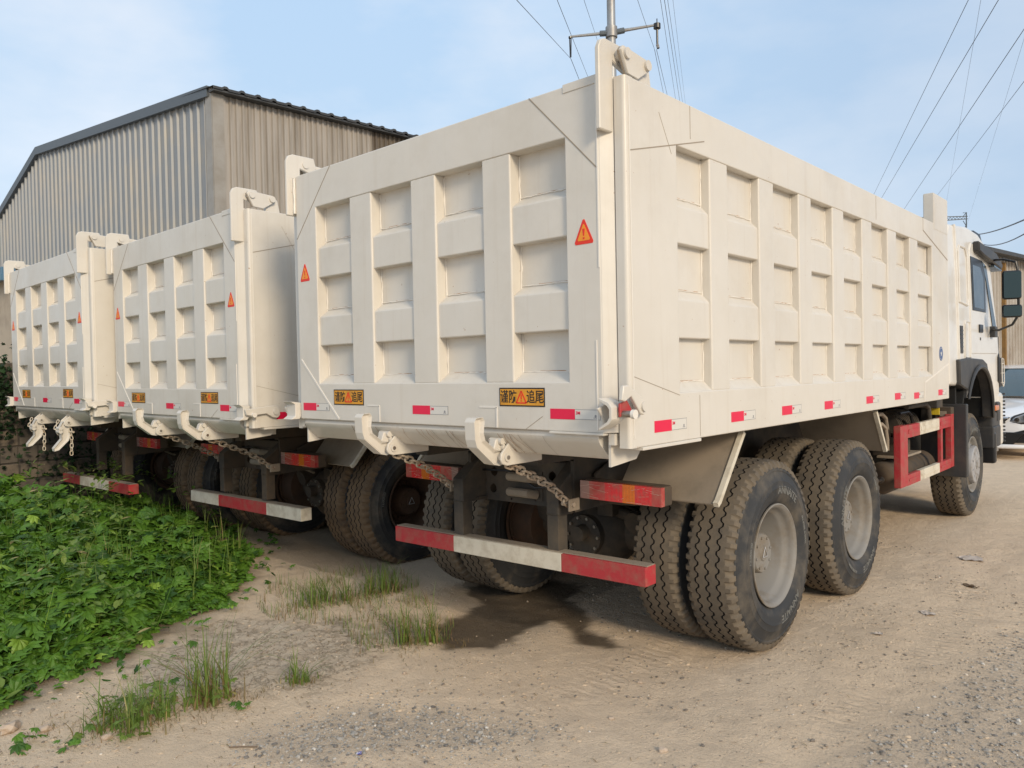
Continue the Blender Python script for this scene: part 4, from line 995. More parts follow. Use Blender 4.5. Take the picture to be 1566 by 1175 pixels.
def zones(x, y):
    n1 = fbm(x, y, 5, 3, 5)*.05+fbm(x, y, 22, 2, 8)*.02
    w = smooth(-.03, .05, sdist(WET, x, y)+n1) if -2 < x < 1.2 and -.6 < y < 2.6 else 0
    w2 = 0
    if -7.5 < x < -.3 and -3.4 < y < 2: w2 = .75*smooth(-.22, .12, sdist(WEED, x, y)+n1*2.2)
    g = max(smooth(-.10, .12, sdist(p, x, y)+n1*2) for p in GRAV) if (x > -.5 and y < 4.5 and x < 4) else 0
    c = smooth(-.1, .15, sdist(CRUST, x, y)+n1*2) if -2.2 < x < 0 and -1.5 < y < .8 else 0
    if x < -.2 and y > .9: w = max(w, .35)                         # damp oily dirt where the trucks drip
    tr = 0
    if y < 14:
        for cx, wd, amp in ((1.75+.06*math.sin(y*.9), .13, 1), (2.15+.04*math.sin(y*.7+1), .12, .7), (.55+.25*math.sin(y*.5+.4), .13, .6), (2.75, .13, .8)):
            tr = max(tr, amp*smooth(wd+.03, wd-.04, abs(x-cx)+n1*.6))
    tr *= smooth(-.3, .25, fbm(x, y, 1.1, 3, 44))
    return (max(w, w2), g*.5, c*(1-w2), tr)
def make_ground():
    nx, ny = len(GX), len(GY); vs = []; col = []
    for y in GY:
        for x in GX:
            near = -3.7 < x < 3.5 and -2.3 < y < 4.5
            vs.append((x, y, gh(x, y) if -12 < x < 12 and -12 < y < 14 else 0)); col.append(zones(x, y) if (-9 < x < 5 and -5 < y < 9) else (0, 0, 0, 0))
    idx = np.arange(nx*ny).reshape(ny, nx)
    f = np.stack([idx[:-1, :-1], idx[:-1, 1:], idx[1:, 1:], idx[1:, :-1]], -1).reshape(-1, 4)
    me = bpy.data.meshes.new('ground'); me.from_pydata(vs, [], f.tolist()); me.materials.append(M['ground'])
    a = me.color_attributes.new('zones', 'FLOAT_COLOR', 'POINT'); a.data.foreach_set('color', np.array(col, dtype=np.float32).ravel())
    me.polygons.foreach_set('use_smooth', [True]*len(me.polygons)); me.update()
    o = bpy.data.objects.new('ground', me); COL.objects.link(o); tag(o, kind='structure'); return o
make_ground()

# ------------------------------------------------------------------ plants
class Leaves:
    def __init__(s): s.v = []; s.f = []; s.n = 0
    def add(s, vs, fs): 
        o = s.n; s.v.append(vs); s.f += [[i+o for i in f] for f in fs]; s.n += len(vs)
    def build(s, name, mat, parent=None):
        me = bpy.data.meshes.new(name); me.from_pydata(np.concatenate(s.v).tolist(), [], s.f); me.materials.append(M[mat]); me.update()
        o = bpy.data.objects.new(name, me); COL.objects.link(o)
        if parent: o.parent = parent
        return o
def palmate(lobes=5):
    vs = [(0, 0, 0)]; fs = []
    ang = {5: (-1.25, -.62, 0, .62, 1.25), 7: (-1.7, -1.15, -.58, 0, .58, 1.15, 1.7)}[lobes]
    ln = {5: (.62, .88, 1, .88, .62), 7: (.5, .72, .92, 1, .92, .72, .5)}[lobes]
    for a, l in zip(ang, ln):
        d = np.array([math.sin(a), math.cos(a)]); n = np.array([d[1], -d[0]]); k = len(vs)
        for t, w, z in ((.35, .13, .02), (.62, .19, .0), (1.0, 0, -.14)):
            if w: vs += [(*(d*l*t-n*w*l), z-.03), (*(d*l*t), z+.035), (*(d*l*t+n*w*l), z-.03)]
            else: vs.append((*(d*l*t), z))
        fs += [(0, k, k+1), (0, k+1, k+2), (k, k+3, k+4, k+1), (k+1, k+4, k+5, k+2), (k+3, k+6, k+4), (k+4, k+6, k+5)]
    return np.array(vs), fs
def place(V, rs, pos, size, yaw, pitch, roll=0):
    Mx = (Matrix.Rotation(yaw, 3, 'Z') @ Matrix.Rotation(pitch, 3, 'X') @ Matrix.Rotation(roll, 3, 'Y'))
    return (V*size) @ np.array(Mx).T+np.array(pos)
P5, P7 = palmate(5), palmate(7)
def weeds():
    L = Leaves(); Y2 = Leaves(); r = random.Random(21); n = 0
    while n < 10500:
        if r.random() < .62: x, y = r.uniform(-3.7, -1.1), r.uniform(-2.1, 1.2)
        else: x, y = r.uniform(-7.2, -3), r.uniform(-2.6, 1.6)
        d = sdist(WEED, x, y)+fbm(x, y, 3, 3, 4)*.12
        if d < 0: continue
        far = x < -3.6
        if far and y > .6 and r.random() < .6: continue
        H = .05+.34*smooth(0, .55, d)*(.62+.45*fbm(x, y, 1.6, 3, 2)+.38*fbm(x, y, 6.5, 2, 7)); H = max(.03, H)
        H *= (1+.5*smooth(3.2, 5.6, -x))*(1-.55*smooth(-.5, .35, y)*smooth(3.6, 4.6, -x))
        if y > .3: H *= .75
        t = 1-abs(r.gauss(0, .33)); t = max(.1, min(1.06, t))
        z = gh(x, y)+H*t
        s = r.uniform(.055, .118)*(.78+.35*r.random())*(1.15 if d > .15 else .85); V, F = P5 if r.random() < .6 else P7
        # leaves tilt outward from the mound
        L.add(place(V, r, (x, y, z), s, r.uniform(0, 6.28), r.gauss(-.15, .5), r.gauss(0, .45)), F); n += 1
    for k in range(2600):
        x, y = r.uniform(-4.2, -.9), r.uniform(-2.1, 1.4); d = sdist(WEED, x, y)
        if d > .02 or d < -.45 or r.random() < (-d)/.40 or fbm(x, y, 4.5, 2, 3) < -.02: continue
        V, F = P5; L.add(place(V, r, (x, y, gh(x, y)+r.uniform(.01, .07)), r.uniform(.025, .06), r.uniform(0, 6.28), r.gauss(-.2, .5), r.gauss(0, .4)), F)
    OV = np.array([(0, 0, 0), (-.22, .3, .03), (.22, .3, .03), (-.25, .65, 0), (.25, .65, 0), (0, 1, -.1), (0, .3, -.03), (0, .65, -.03)]); OF = [(0, 6, 1), (0, 2, 6), (1, 6, 7, 3), (6, 2, 4, 7), (3, 7, 5), (7, 4, 5)]
    for k in range(1700):
        x, y = r.uniform(-6.8, -1.1), r.uniform(-2.2, 1.3); d = sdist(WEED, x, y)
        if d < 0 or fbm(x, y, 1.7, 2, 31) < .08: continue
        h = .08+.36*smooth(0, .5, d)*r.uniform(.75, 1.15)*(1+.5*smooth(3.2, 5.6, -x))
        for q in range(3): Y2.add(place(OV, r, (x+r.gauss(0, .01), y+r.gauss(0, .01), gh(x, y)+h*.85), r.uniform(.04, .085), r.uniform(0, 6.28), r.gauss(.1, .4)), OF)
    for k in range(160):
        x, y = r.uniform(-4.5, -1.2), r.uniform(-2.1, 1.2); d = sdist(WEED, x, y)
        if d < .05: continue
        for q in range(4): blade(Y2, r, x+r.gauss(0, .01), y+r.gauss(0, .01), gh(x, y)+.08, r.uniform(.2, .42), .006, r.uniform(.02, .22), r.uniform(0, 6.28))
    # stems sticking up
    for k in range(700):
        x, y = r.uniform(-6.5, -1.1), r.uniform(-2, 1.2)
        if sdist(WEED, x, y) < .02: continue
        z = gh(x, y); h = .12+.3*r.random(); a = r.uniform(0, 6.28); w = .0022
        dx, dy = math.cos(a)*w, math.sin(a)*w; lx, ly = r.gauss(0, .05), r.gauss(0, .05)
        L.add(np.array([(x-dx, y-dy, z), (x+dx, y+dy, z), (x+lx+dx*.5, y+ly+dy*.5, z+h), (x+lx-dx*.5, y+ly-dy*.5, z+h)]), [(0, 1, 2, 3)])
    tag(L.build('creeping_weeds', 'weed'), 'dense green lobed leaf weeds spreading behind the two left trucks', 'weeds', kind='stuff')
    tag(Y2.build('undergrowth', 'grass'), 'lighter oval leaves and long grass blades growing through the weeds', 'weeds', kind='stuff')

def blade(L, r, x, y, z, h, w, lean, a, bend=1.0):
    dx, dy = math.cos(a), math.sin(a); px, py = -dy*w/2, dx*w/2; vs = []; K = 4
    for i in range(K+1):
        t = i/K; o = lean*t*t*bend; zz = z+h*(t-.25*bend*lean/h*t*t*t if h else t); ww = 1-t*t*.96
        vs += [(x+dx*o-px*ww, y+dy*o-py*ww, zz), (x+dx*o+px*ww, y+dy*o+py*ww, zz)]
    L.add(np.array(vs), [(2*i, 2*i+1, 2*i+3, 2*i+2) for i in range(K)])
def tuft(name, spots, n, hmin, hmax, rad, seed, label, cat='grass tuft', leaves=0, dry=.2, w=.006):
    r = random.Random(seed); L = Leaves(); D = Leaves()
    cx, cy = spots[0]
    for k in range(int(n*1.25)):
        sx, sy = r.choice(spots); a = r.uniform(0, 6.28); q = abs(r.gauss(0, rad*1.45)); x, y = sx+math.cos(a)*q, sy+math.sin(a)*q
        h = r.uniform(hmin, hmax)*1.55*(1-.5*min(1, q/(rad*2.2)))
        (D if r.random() < dry else L)
        T_ = D if r.random() < dry else L
        blade(T_, r, x-cx, y-cy, gh(x, y)-.004, h*(.75 if T_ is D else 1), r.uniform(.5, 1.3)*w, abs(r.gauss(0, .7))*h, r.uniform(0, 6.28))
    for k in range(n):
        sx, sy = r.choice(spots); x, y = sx+r.gauss(0, rad*1.3), sy+r.gauss(0, rad*1.3)
        blade(D if r.random() < .7 else L, r, x-cx, y-cy, gh(x, y)-.004, r.uniform(.015, .06), .004, r.uniform(.01, .09), r.uniform(0, 6.28))
    for k in range(leaves):
        sx, sy = r.choice(spots); x, y = sx+r.gauss(0, rad*1.2), sy+r.gauss(0, rad*1.2); V, F = P5
        L.add(place(V, r, (x-cx, y-cy, gh(x, y)+r.uniform(.01, .10)), r.uniform(.03, .055), r.uniform(0, 6.28), r.gauss(-.2, .4), r.gauss(0, .3)), F)
    o = empty(name, (cx, cy, 0)); L.build('blades', 'grass', o)
    if D.n: D.build('dry_stalks', 'straw', o)
    # a few seed heads
    tag(o, label, cat, 'grass tufts on the dirt')
    return o
tuft('grass_tuft', [(-.66, -1.22), (-.60, -1.12), (-.76, -1.26), (-.70, -1.34), (-.58, -1.26), (-.80, -1.12), (-.68, -1.08)], 190, .08, .20, .045, 1, 'bushy grass tuft with broad leaves low in the left foreground', leaves=75, dry=.25)
tuft('grass_tuft', [(-.62, -.88), (-.60, -.80), (-.66, -.93), (-.57, -.90)], 125, .15, .34, .028, 2, 'tallest upright green grass tuft in the left foreground', leaves=8, dry=.35, w=.007)
tuft('grass_tuft', [(-.48, -.42), (-.50, -.47)], 45, .06, .17, .025, 3, 'small spiky grass tuft alone on the pale cracked dirt', dry=.1)
tuft('grass_tuft', [(-.45, .33), (-.41, .40), (-.50, .26)], 130, .08, .27, .04, 4, 'green grass tuft at the edge of the wet patch', dry=.3)
tuft('grass_tuft', [(-1.57, .45), (-1.50, .55), (-1.62, .38)], 150, .08, .20, .07, 5, 'grass tuft on the dirt behind the middle truck, nearest the weeds', dry=.25)
tuft('grass_tuft', [(-1.44, .84), (-1.40, .92), (-1.48, .76)], 130, .08, .20, .05, 6, 'grass tuft in front of the middle truck right wheel', dry=.3)
weeds()
def sparse():
    r = random.Random(9); L = Leaves(); D = Leaves()
    area = [(-.30, .15), (-.55, .62), (-1.0, .95), (-1.75, 1.25), (-2.3, .9), (-2.2, .35), (-1.6, -.05), (-1.05, .15), (-.62, -.05)]
    n = 0
    while n < 1500:
        x, y = r.uniform(-2.4, -.2), r.uniform(-.2, 1.4)
        if sdist(area, x, y)+fbm(x, y, 4, 2, 6)*.12 < 0 or fbm(x, y, 3.5, 3, 12) < -.12: continue
        dry = r.random() < .5
        blade(D if dry else L, r, x, y, gh(x, y)-.004, r.uniform(.02, .10)*(1.2 if dry else 1.3), .0035, abs(r.gauss(0, .05)), r.uniform(0, 6.28)); n += 1
    for cx, cy in ((-.9, -1.45), (-.45, -1.0), (-.50, -.75), (-.4, .2), (-.3, .45)):
        for k in range(60): x, y = cx+r.gauss(0, .07), cy+r.gauss(0, .07); blade(D, r, x, y, gh(x, y)-.004, r.uniform(.01, .05), .003, r.uniform(0, .05), r.uniform(0, 6.28))
    tag(L.build('sparse_grass', 'grass'), 'thin green grass between the weeds and the wet patch', 'grass', kind='stuff')
    tag(D.build('dry_grass', 'straw'), 'thin reddish dry grass stalks between the weeds and the wet patch', 'grass', kind='stuff')
sparse()
def young(x, y, s, n, seed, label):
    r = random.Random(seed); L = Leaves()
    for k in range(n):
        V, F = P5; L.add(place(V, r, (r.gauss(0, s*.5), r.gauss(0, s*.5), gh(x, y)+r.uniform(.01, .05)), r.uniform(.6, 1)*s, r.uniform(0, 6.28), r.gauss(-.2, .35), r.gauss(0, .3)), F)
    o = L.build('weed_seedling', 'weed'); o.location = (x, y, 0); tag(o, label, 'weed', 'small weed seedlings')
young(-.62, -1.49, .05, 6, 1, 'pale weed seedling at the bottom edge, left of the bushy tuft'); young(-.80, -1.62, .06, 9, 2, 'weed seedling in the bottom left corner of the dirt'); young(-.42, -.80, .035, 6, 3, 'small weed seedling right of the tallest grass tuft')
young(-.95, -.95, .045, 10, 4, 'dark weed seedling between the weeds and the bushy tuft')

# ------------------------------------------------------------------ pebbles, stones, litter
def rock_template(r, sub=1):
    bm = bmesh.new(); bmesh.ops.create_icosphere(bm, subdivisions=sub, radius=1)
    for v in bm.verts: v.co *= r.uniform(.72, 1.15); v.co.z *= .7
    V = np.array([v.co[:] for v in bm.verts]); F = [[v.index for v in f.verts] for f in bm.faces]; bm.free(); return V, F
def pebbles():
    r = random.Random(33); TP = [rock_template(r) for _ in range(8)]; A = Leaves(); B = Leaves()
    def put(L, x, y, s):
        V, F = r.choice(TP); L.add(place(V*np.array([r.uniform(.7, 1.3), r.uniform(.7, 1.3), r.uniform(.6, 1)]), r, (x, y, gh(x, y)+s*.25), s, r.uniform(0, 6.28), r.uniform(-.3, .3)), F)
    n = 0
    while n < 9000:
        # density grows towards the camera
        t = r.random(); x = r.uniform(-1.3, 3.2); y = -1.9+6.5*t*t
        if sdist(WEED, x, y) > 0 or (sdist(WET, x, y) > -.03 and r.random() < .93): continue
        if fbm(x, y, 2.2, 3, 15) < r.uniform(-.5, .4): continue
        put(A, x, y, min(.016, .0022+abs(r.gauss(0, .0036)) if r.random() < .975 else r.uniform(.007, .015))); n += 1
    n = 0
    while n < 7500:
        if r.random() < .45: x, y = r.uniform(-.2, 1.1), r.uniform(-1.1, .1); p = GRAV[0]
        else: x, y = r.uniform(1.7, 3.2), r.uniform(.2, 3.6); p = GRAV[1]
        if sdist(p, x, y)+r.gauss(-.02, .10) < 0: continue
        put(B, x, y, .0025+abs(r.gauss(0, .0040))); n += 1
    tag(A.build('pebbles', 'pebble'), 'small tan pebbles scattered over the sandy dirt', 'pebbles', kind='stuff')
    tag(B.build('gravel', 'gravel'), 'fine grey gravel lying in patches on the dirt', 'gravel', kind='stuff')
pebbles()
def litter():
    r = random.Random(71); L = Leaves(); TP = [rock_template(r) for _ in range(6)]; C = Leaves()
    for k in range(520):
        if r.random() < .6: x, y = r.uniform(-1.2, 3), r.uniform(-1.7, 4)
        else: x, y = r.gauss(-.8, .6), r.gauss(-.4, .6)
        if sdist(WEED, x, y) > .05 or sdist(WET, x, y) > 0: continue
        l = r.uniform(.012, .05); a = r.uniform(0, 6.28); w = r.uniform(.001, .0025); dx, dy = math.cos(a)*l/2, math.sin(a)*l/2; z = gh(x, y)+.004; k_ = r.uniform(-.3, .3)*l
        L.add(np.array([(x-dx-w, y-dy, z), (x-dx+w, y-dy+w, z), (x+k_, y+k_*.5+w, z+.004), (x+k_, y+k_*.5-w, z+.004), (x+dx, y+dy, z)]), [(0, 1, 2, 3), (3, 2, 4)])
    n = 0
    while n < 1500:
        x, y = r.uniform(-1.6, 3.1), r.uniform(-1.8, 3.6)
        if sdist(WEED, x, y) > 0 or sdist(WET, x, y) > -.04 or fbm(x, y, 1.9, 3, 61) < r.uniform(-.1, .5): continue
        V, F = r.choice(TP); s_ = r.uniform(.004, .013); C.add(place(V*np.array([1.2, .9, .5]), r, (x, y, gh(x, y)+s_*.1), s_, r.uniform(0, 6.28), r.uniform(-.2, .2)), F); n += 1
    tag(L.build('dry_litter', 'straw'), 'bits of straw and twig scattered over the dirt', 'litter', kind='stuff')
    tag(C.build('dirt_clods', 'clod'), 'crumbled clods of dry dirt on the ground', 'dirt', kind='stuff')
litter()
def stone(x, y, s, seed, label):
    r = random.Random(seed); V, F = rock_template(r, 2); L = Leaves()
    V = V*np.array([1.15, .85, .8])*s; L.add(V, F); o = L.build('stone', 'stone'); o.location = (x, y, gh(x, y)+s*.38); o.rotation_euler.z = r.uniform(0, 6)
    tag(o, label, 'stone', 'loose stones on the dirt')
stone(1.309, .119, .019, 1, 'pale pinkish stone at the bottom edge below the near rear wheel')
stone(-.158, -.033, .012, 2, 'small pale stone right of the grass tuft by the wet patch')
stone(.86, .642, .012, 3, 'small pale stone in front of the wet patch tail')
stone(.981, .225, .013, 4, 'tan stone left of the pinkish stone, further up')
stone(-1.03, -1.60, .045, 5, 'flat pale rock lying at the left edge below the weeds')
stone(-.60, -1.34, .022, 6, 'small tan rock at the foot of the bushy grass tuft')
stone(-.90, -1.50, .03, 7, 'pale rock between the left edge and the bushy tuft')
stone(1.62, .95, .010, 8, 'little grey stone right of the near rear wheel, low in the picture')
def sheet(name, mat, x, y, w, h, rz, seed, label, cat, amp=.006):
    r = random.Random(seed); n = 8; vs = []; fs = []
    for j in range(n+1):
        for i in range(n+1):
            u, v = i/n-.5, j/n-.5; k = 1-.25*abs(u)*abs(v)*4*r.random()
            vs.append((u*w*k+r.uniform(-.002, .002), v*h*k*(.8+.4*u)+r.uniform(-.002, .002), .010+amp*fbm(u*3, v*3, 1.5, 3, seed)))
    for j in range(n):
        for i in range(n): fs.append((j*(n+1)+i, j*(n+1)+i+1, (j+1)*(n+1)+i+1, (j+1)*(n+1)+i))
    vs += [(a, b, c-.0012) for a, b, c in vs]; m_ = (n+1)**2; fs += [tuple(m_+i for i in f[::-1]) for f in fs]
    mb = MB(); mb.raw(vs, fs, mat); o = mb.build(name, None, 60); o.location = (x, y, gh(x, y)); o.rotation_euler.z = rz; tag(o, label, cat); return o
sheet('paper_scrap', 'paper', 1.56, 4.38, .16, .20, .5, 3, 'flat greyish torn cardboard piece on the dirt below the front wheel', 'litter', .012)
sheet('paper_scrap', 'paper', 1.66, 2.70, .07, .11, 1.0, 4, 'small pale paper scrap right of the second rear wheel', 'litter', .01)
sheet('paper_scrap', 'paper', 1.55, 2.10, .05, .04, .3, 8, 'tiny pale paper scrap below the other two scraps', 'litter', .006)
sheet('candy_wrapper', 'wrapper', .387, -.725, .022, .030, .9, 5, 'small blue and white wrapper at the bottom edge', 'wrapper', .003)
sheet('dead_leaf', 'wood', 1.72, 3.55, .05, .13, 1.1, 6, 'dark curled dead leaf between the two larger paper scraps', 'dead leaf', .014)
m = MB(); m.tube([(-.05, -.02, .008), (.0, .0, .009), (.06, .025, .007)], .0028, 'wood', 6); o = m.build('stick'); o.location = (-.06, -1.0, gh(-.06, -1)); o.rotation_euler.z = .35; tag(o, 'thin dry stick lying on the dirt at the bottom edge', 'stick')

# ------------------------------------------------------------------ buildings
def corrugated(mb, p0, p1, z0a, z1a, z0b, z1b, pitch, depth, duty, mat, out, extra=None):
    """profiled sheet wall from p0 to p1 (xy), top height z1a->z1b; out = outward normal (xy)"""
    p0 = Vector(p0); p1 = Vector(p1); L = (p1-p0).length; n = int(L/pitch); d = (p1-p0)/L; o = Vector(out); vs = []; r = random.Random(int(L*100))
    sl_ = .06 if pitch > .2 else .12; st = []
    for i in range(n+1):
        s = i*pitch
        for f, h in ((0, 0), (1-duty-sl_, 0), (1-duty, 1), (1-sl_*.5, 1)):
            if s+f*pitch <= L: st.append((s+f*pitch, h))
    for s, h in st:
        q = p0+d*s+o*(h*depth); t = s/L
        vs += [(q.x, q.y, z0a+(z0b-z0a)*t), (q.x, q.y, z1a+(z1b-z1a)*t)]
    mb.raw(vs, [(2*i, 2*i+2, 2*i+3, 2*i+1) for i in range(len(st)-1)], mat)
def warehouse():
    root = empty('warehouse', (-9.45, 3.74, 0)); L0 = (-9.45, 3.74, 0)
    A = (-9.47, 3.72); B = (-17.75, 3.55); C = (-24.5, 3.40)
    def bld(m, n): return attach(m, n, root, L0)
    m = MB(); corrugated(m, A, B, 0, 6.40, 0, 7.06, .25, .038, .12, 'gable_sheet', (0, -1)); corrugated(m, B, C, 0, 7.06, 0, 4.6, .25, .038, .12, 'gable_sheet', (0, -1)); bld(m, 'gable_wall')
    m = MB(); corrugated(m, (-9.42, 3.80), (-9.40, 7.0), 0, 6.40, 0, 6.50, .115, .032, .35, 'side_sheet', (1, 0)); corrugated(m, (-9.40, 7.0), (-9.39, 8.05), 0, 6.50, 0, 6.54, .115, .032, .35, 'rusty_sheet', (1, 0)); corrugated(m, (-9.39, 8.05), (-9.3, 24), 0, 6.54, 0, 6.9, .115, .032, .35, 'side_sheet', (1, 0)); bld(m, 'side_wall')
    m = MB(); m.box(-9.60, -9.38, 3.655, 3.69, 0, 6.42, 'corner_trim'); m.box(-9.385, -9.355, 3.66, 3.86, 0, 6.42, 'corner_trim'); bld(m, 'corner_flashing')
    # fascia trims
    m = MB()
    for (a, za), (b, zb) in (((A, 6.44), (B, 7.11)), ((B, 7.11), (C, 4.65))):
        vs = []
        for (x, y), z in ((a, za), (b, zb)):
            for dy in (-.10, .06):
                for dz in (-.15, .03): vs.append((x, y+dy, z+dz))
        m.raw(vs, [(0, 1, 5, 4), (2, 6, 7, 3), (1, 3, 7, 5), (0, 4, 6, 2), (0, 2, 3, 1), (4, 5, 7, 6)], 'trim')
    bld(m, 'gable_trim')
    # roof sheets with ribs reaching over the side wall
    m = MB(); n = 68; y0 = 3.60; pts = []
    for i in range(n):
        y = y0+i*.30
        for f, h in ((0, 0), (.17, 0), (.20, .028), (.25, .028), (.28, 0)): pts.append((y+f, h))
    vs = []
    for y, h in pts:
        k = (y-3.6)*.022
        vs += [(-9.20, y, 6.40+k+h), (-17.7, y, 7.10+k+h), (-9.20, y, 6.37+k+h-.012), ]
    fs = []
    for i in range(len(pts)-1): fs += [(3*i, 3*i+3, 3*i+4, 3*i+1), (3*i+2, 3*i+5, 3*i+3, 3*i)]
    m.raw(vs, fs, 'roof_sheet')
    vs = []
    for y, h in pts:
        k = (y-3.6)*.022; vs += [(-17.7, y, 7.10+k+h), (-24.6, y, 4.65+k+h)]
    m.raw(vs, [(2*i, 2*i+2, 2*i+3, 2*i+1) for i in range(len(pts)-1)], 'roof_sheet'); 
    m.box(-9.40, -9.22, 3.62, 23.5, 6.33, 6.36, 'roof_sheet', 0, lambda v: Vector((v[0], v[1], v[2]+(v[1]-3.6)*.022))); bld(m, 'roof')
    tag(root, 'tall warehouse clad in ribbed grey steel behind the left trucks', 'warehouse')
def attach(m, n, root, loc):
    o = m.build(n, None, 35, loc); o.location = (0, 0, 0); o.parent = root; return o
warehouse()
def shed():
    L0 = (-.4, 17.5, 0); root = empty('shed', L0)
    # long wall receding to the right behind the white car
    A = (-2.2, 8.0+1.5); 
    p0 = Vector((-1.05, 11.8)); p1 = Vector((.75, 26.5))
    m = MB(); corrugated(m, (-.90, 13.4), (.55, 26.5), 0, 3.82, 0, 3.98, .21, .03, .5, 'shed_sheet', (1, -.1)); attach(m, 'side_wall', root, L0)
    m = MB(); T = lambda v: Vector((v[0], v[1], v[2]))
    q0, q1 = Vector((-.70, 13.2)), Vector((.85, 27.0)); d = (q1-q0).normalized(); n = Vector((d.y, -d.x))
    vs = []
    for q, z in ((q0, 3.84), (q1, 4.0)):
        for a in (-.5, .12): vs += [(q.x+n.x*a, q.y+n.y*a, z-.05+(.12-a)*.15), (q.x+n.x*a, q.y+n.y*a, z+.03+(.12-a)*.15)]
    m.raw(vs, [(0, 1, 5, 4), (2, 6, 7, 3), (1, 3, 7, 5), (0, 4, 6, 2), (0, 2, 3, 1), (4, 5, 7, 6)], 'roof_sheet')
    vs = [(q0.x-.5, q0.y, 3.9), (q0.x-6, q0.y+.4, 4.8), (q1.x-.5, q1.y, 4.05), (q1.x-6, q1.y+.4, 4.95)]; m.raw(vs, [(0, 2, 3, 1)], 'roof_sheet'); attach(m, 'roof', root, L0)
    m = MB(); m.box(-.44, -.36, 17.3, 17.42, 0, 3.75, 'pillar', .01); attach(m, 'pillar', root, L0)
    m = MB(); m.prism([(-.95, 0), (-.95, 3.82), (-6.3, 4.7), (-6.3, 0)], 'y', 13.4, 13.5, 'shed_sheet'); attach(m, 'end_wall', root, L0)
    tag(root, 'tan corrugated shed with dark roof edge behind the white car', 'shed')
shed()
def small_building():
    L0 = (-13.3, 1.5, 0); root = empty('plastered_building', L0)
    m = MB(); m.box(-20, -12.9, 1.6, 3.1, 0, 3.42, 'plaster'); attach(m, 'wall', root, L0)
    m = MB(); m.box(-20.2, -12.8, 1.42, 3.2, 3.42, 3.60, 'blue_roof', .01); m.box(-20.2, -12.78, 1.40, 1.47, 3.36, 3.47, 'blue_roof', .005); attach(m, 'roof', root, L0)
    tag(root, 'plastered building with a blue roof edge at the far left', 'building')
small_building()
def block_wall():
    L0 = (-7.55, 0, 0); m = MB(); r = random.Random(4)
    for row in range(10):
        y = -4.0+(row % 2)*.2; k = 0
        while y < 12:
            if row < 9 or r.random() < .45:
                jx = r.uniform(-.006, .006); m.box(-7.72+jx, -7.52+jx, y+.005, y+.392, row*.2+.004, row*.2+.192, 'block', .008, seg=1)
            y += .4
    m.box(-7.70, -7.535, -4, 12, 0, 1.78, 'block')
    o = m.build('block_wall', None, 35, L0); tag(o, 'old dark cinder block wall at the left behind the weeds', 'wall')
    L = Leaves()
    for k in range(3800):
        c = r.choice([(-7.45, -.35, 1.2, .45), (-7.45, .05, 1.4, .3), (-7.42, 1.55, .9, .28), (-7.42, .9, .35, .7), (-7.45, -.6, 1.5, .35), (-7.4, 2.2, .5, .5), (-7.44, 1.75, .55, .35)])
        y, z = r.gauss(c[1], c[3]*.5), abs(r.gauss(c[2], c[3]*.8)); x = c[0]+r.gauss(0, .06)
        V, F = P5; L.add(place(V, r, (x, y, min(z, 2.0)), r.uniform(.03, .065), r.uniform(0, 6.28), r.gauss(1.0, .5), r.gauss(0, .4)), F)
    tag(L.build('climbing_ivy', 'ivy'), 'dark ivy climbing over the block wall', 'ivy', kind='stuff')
block_wall()

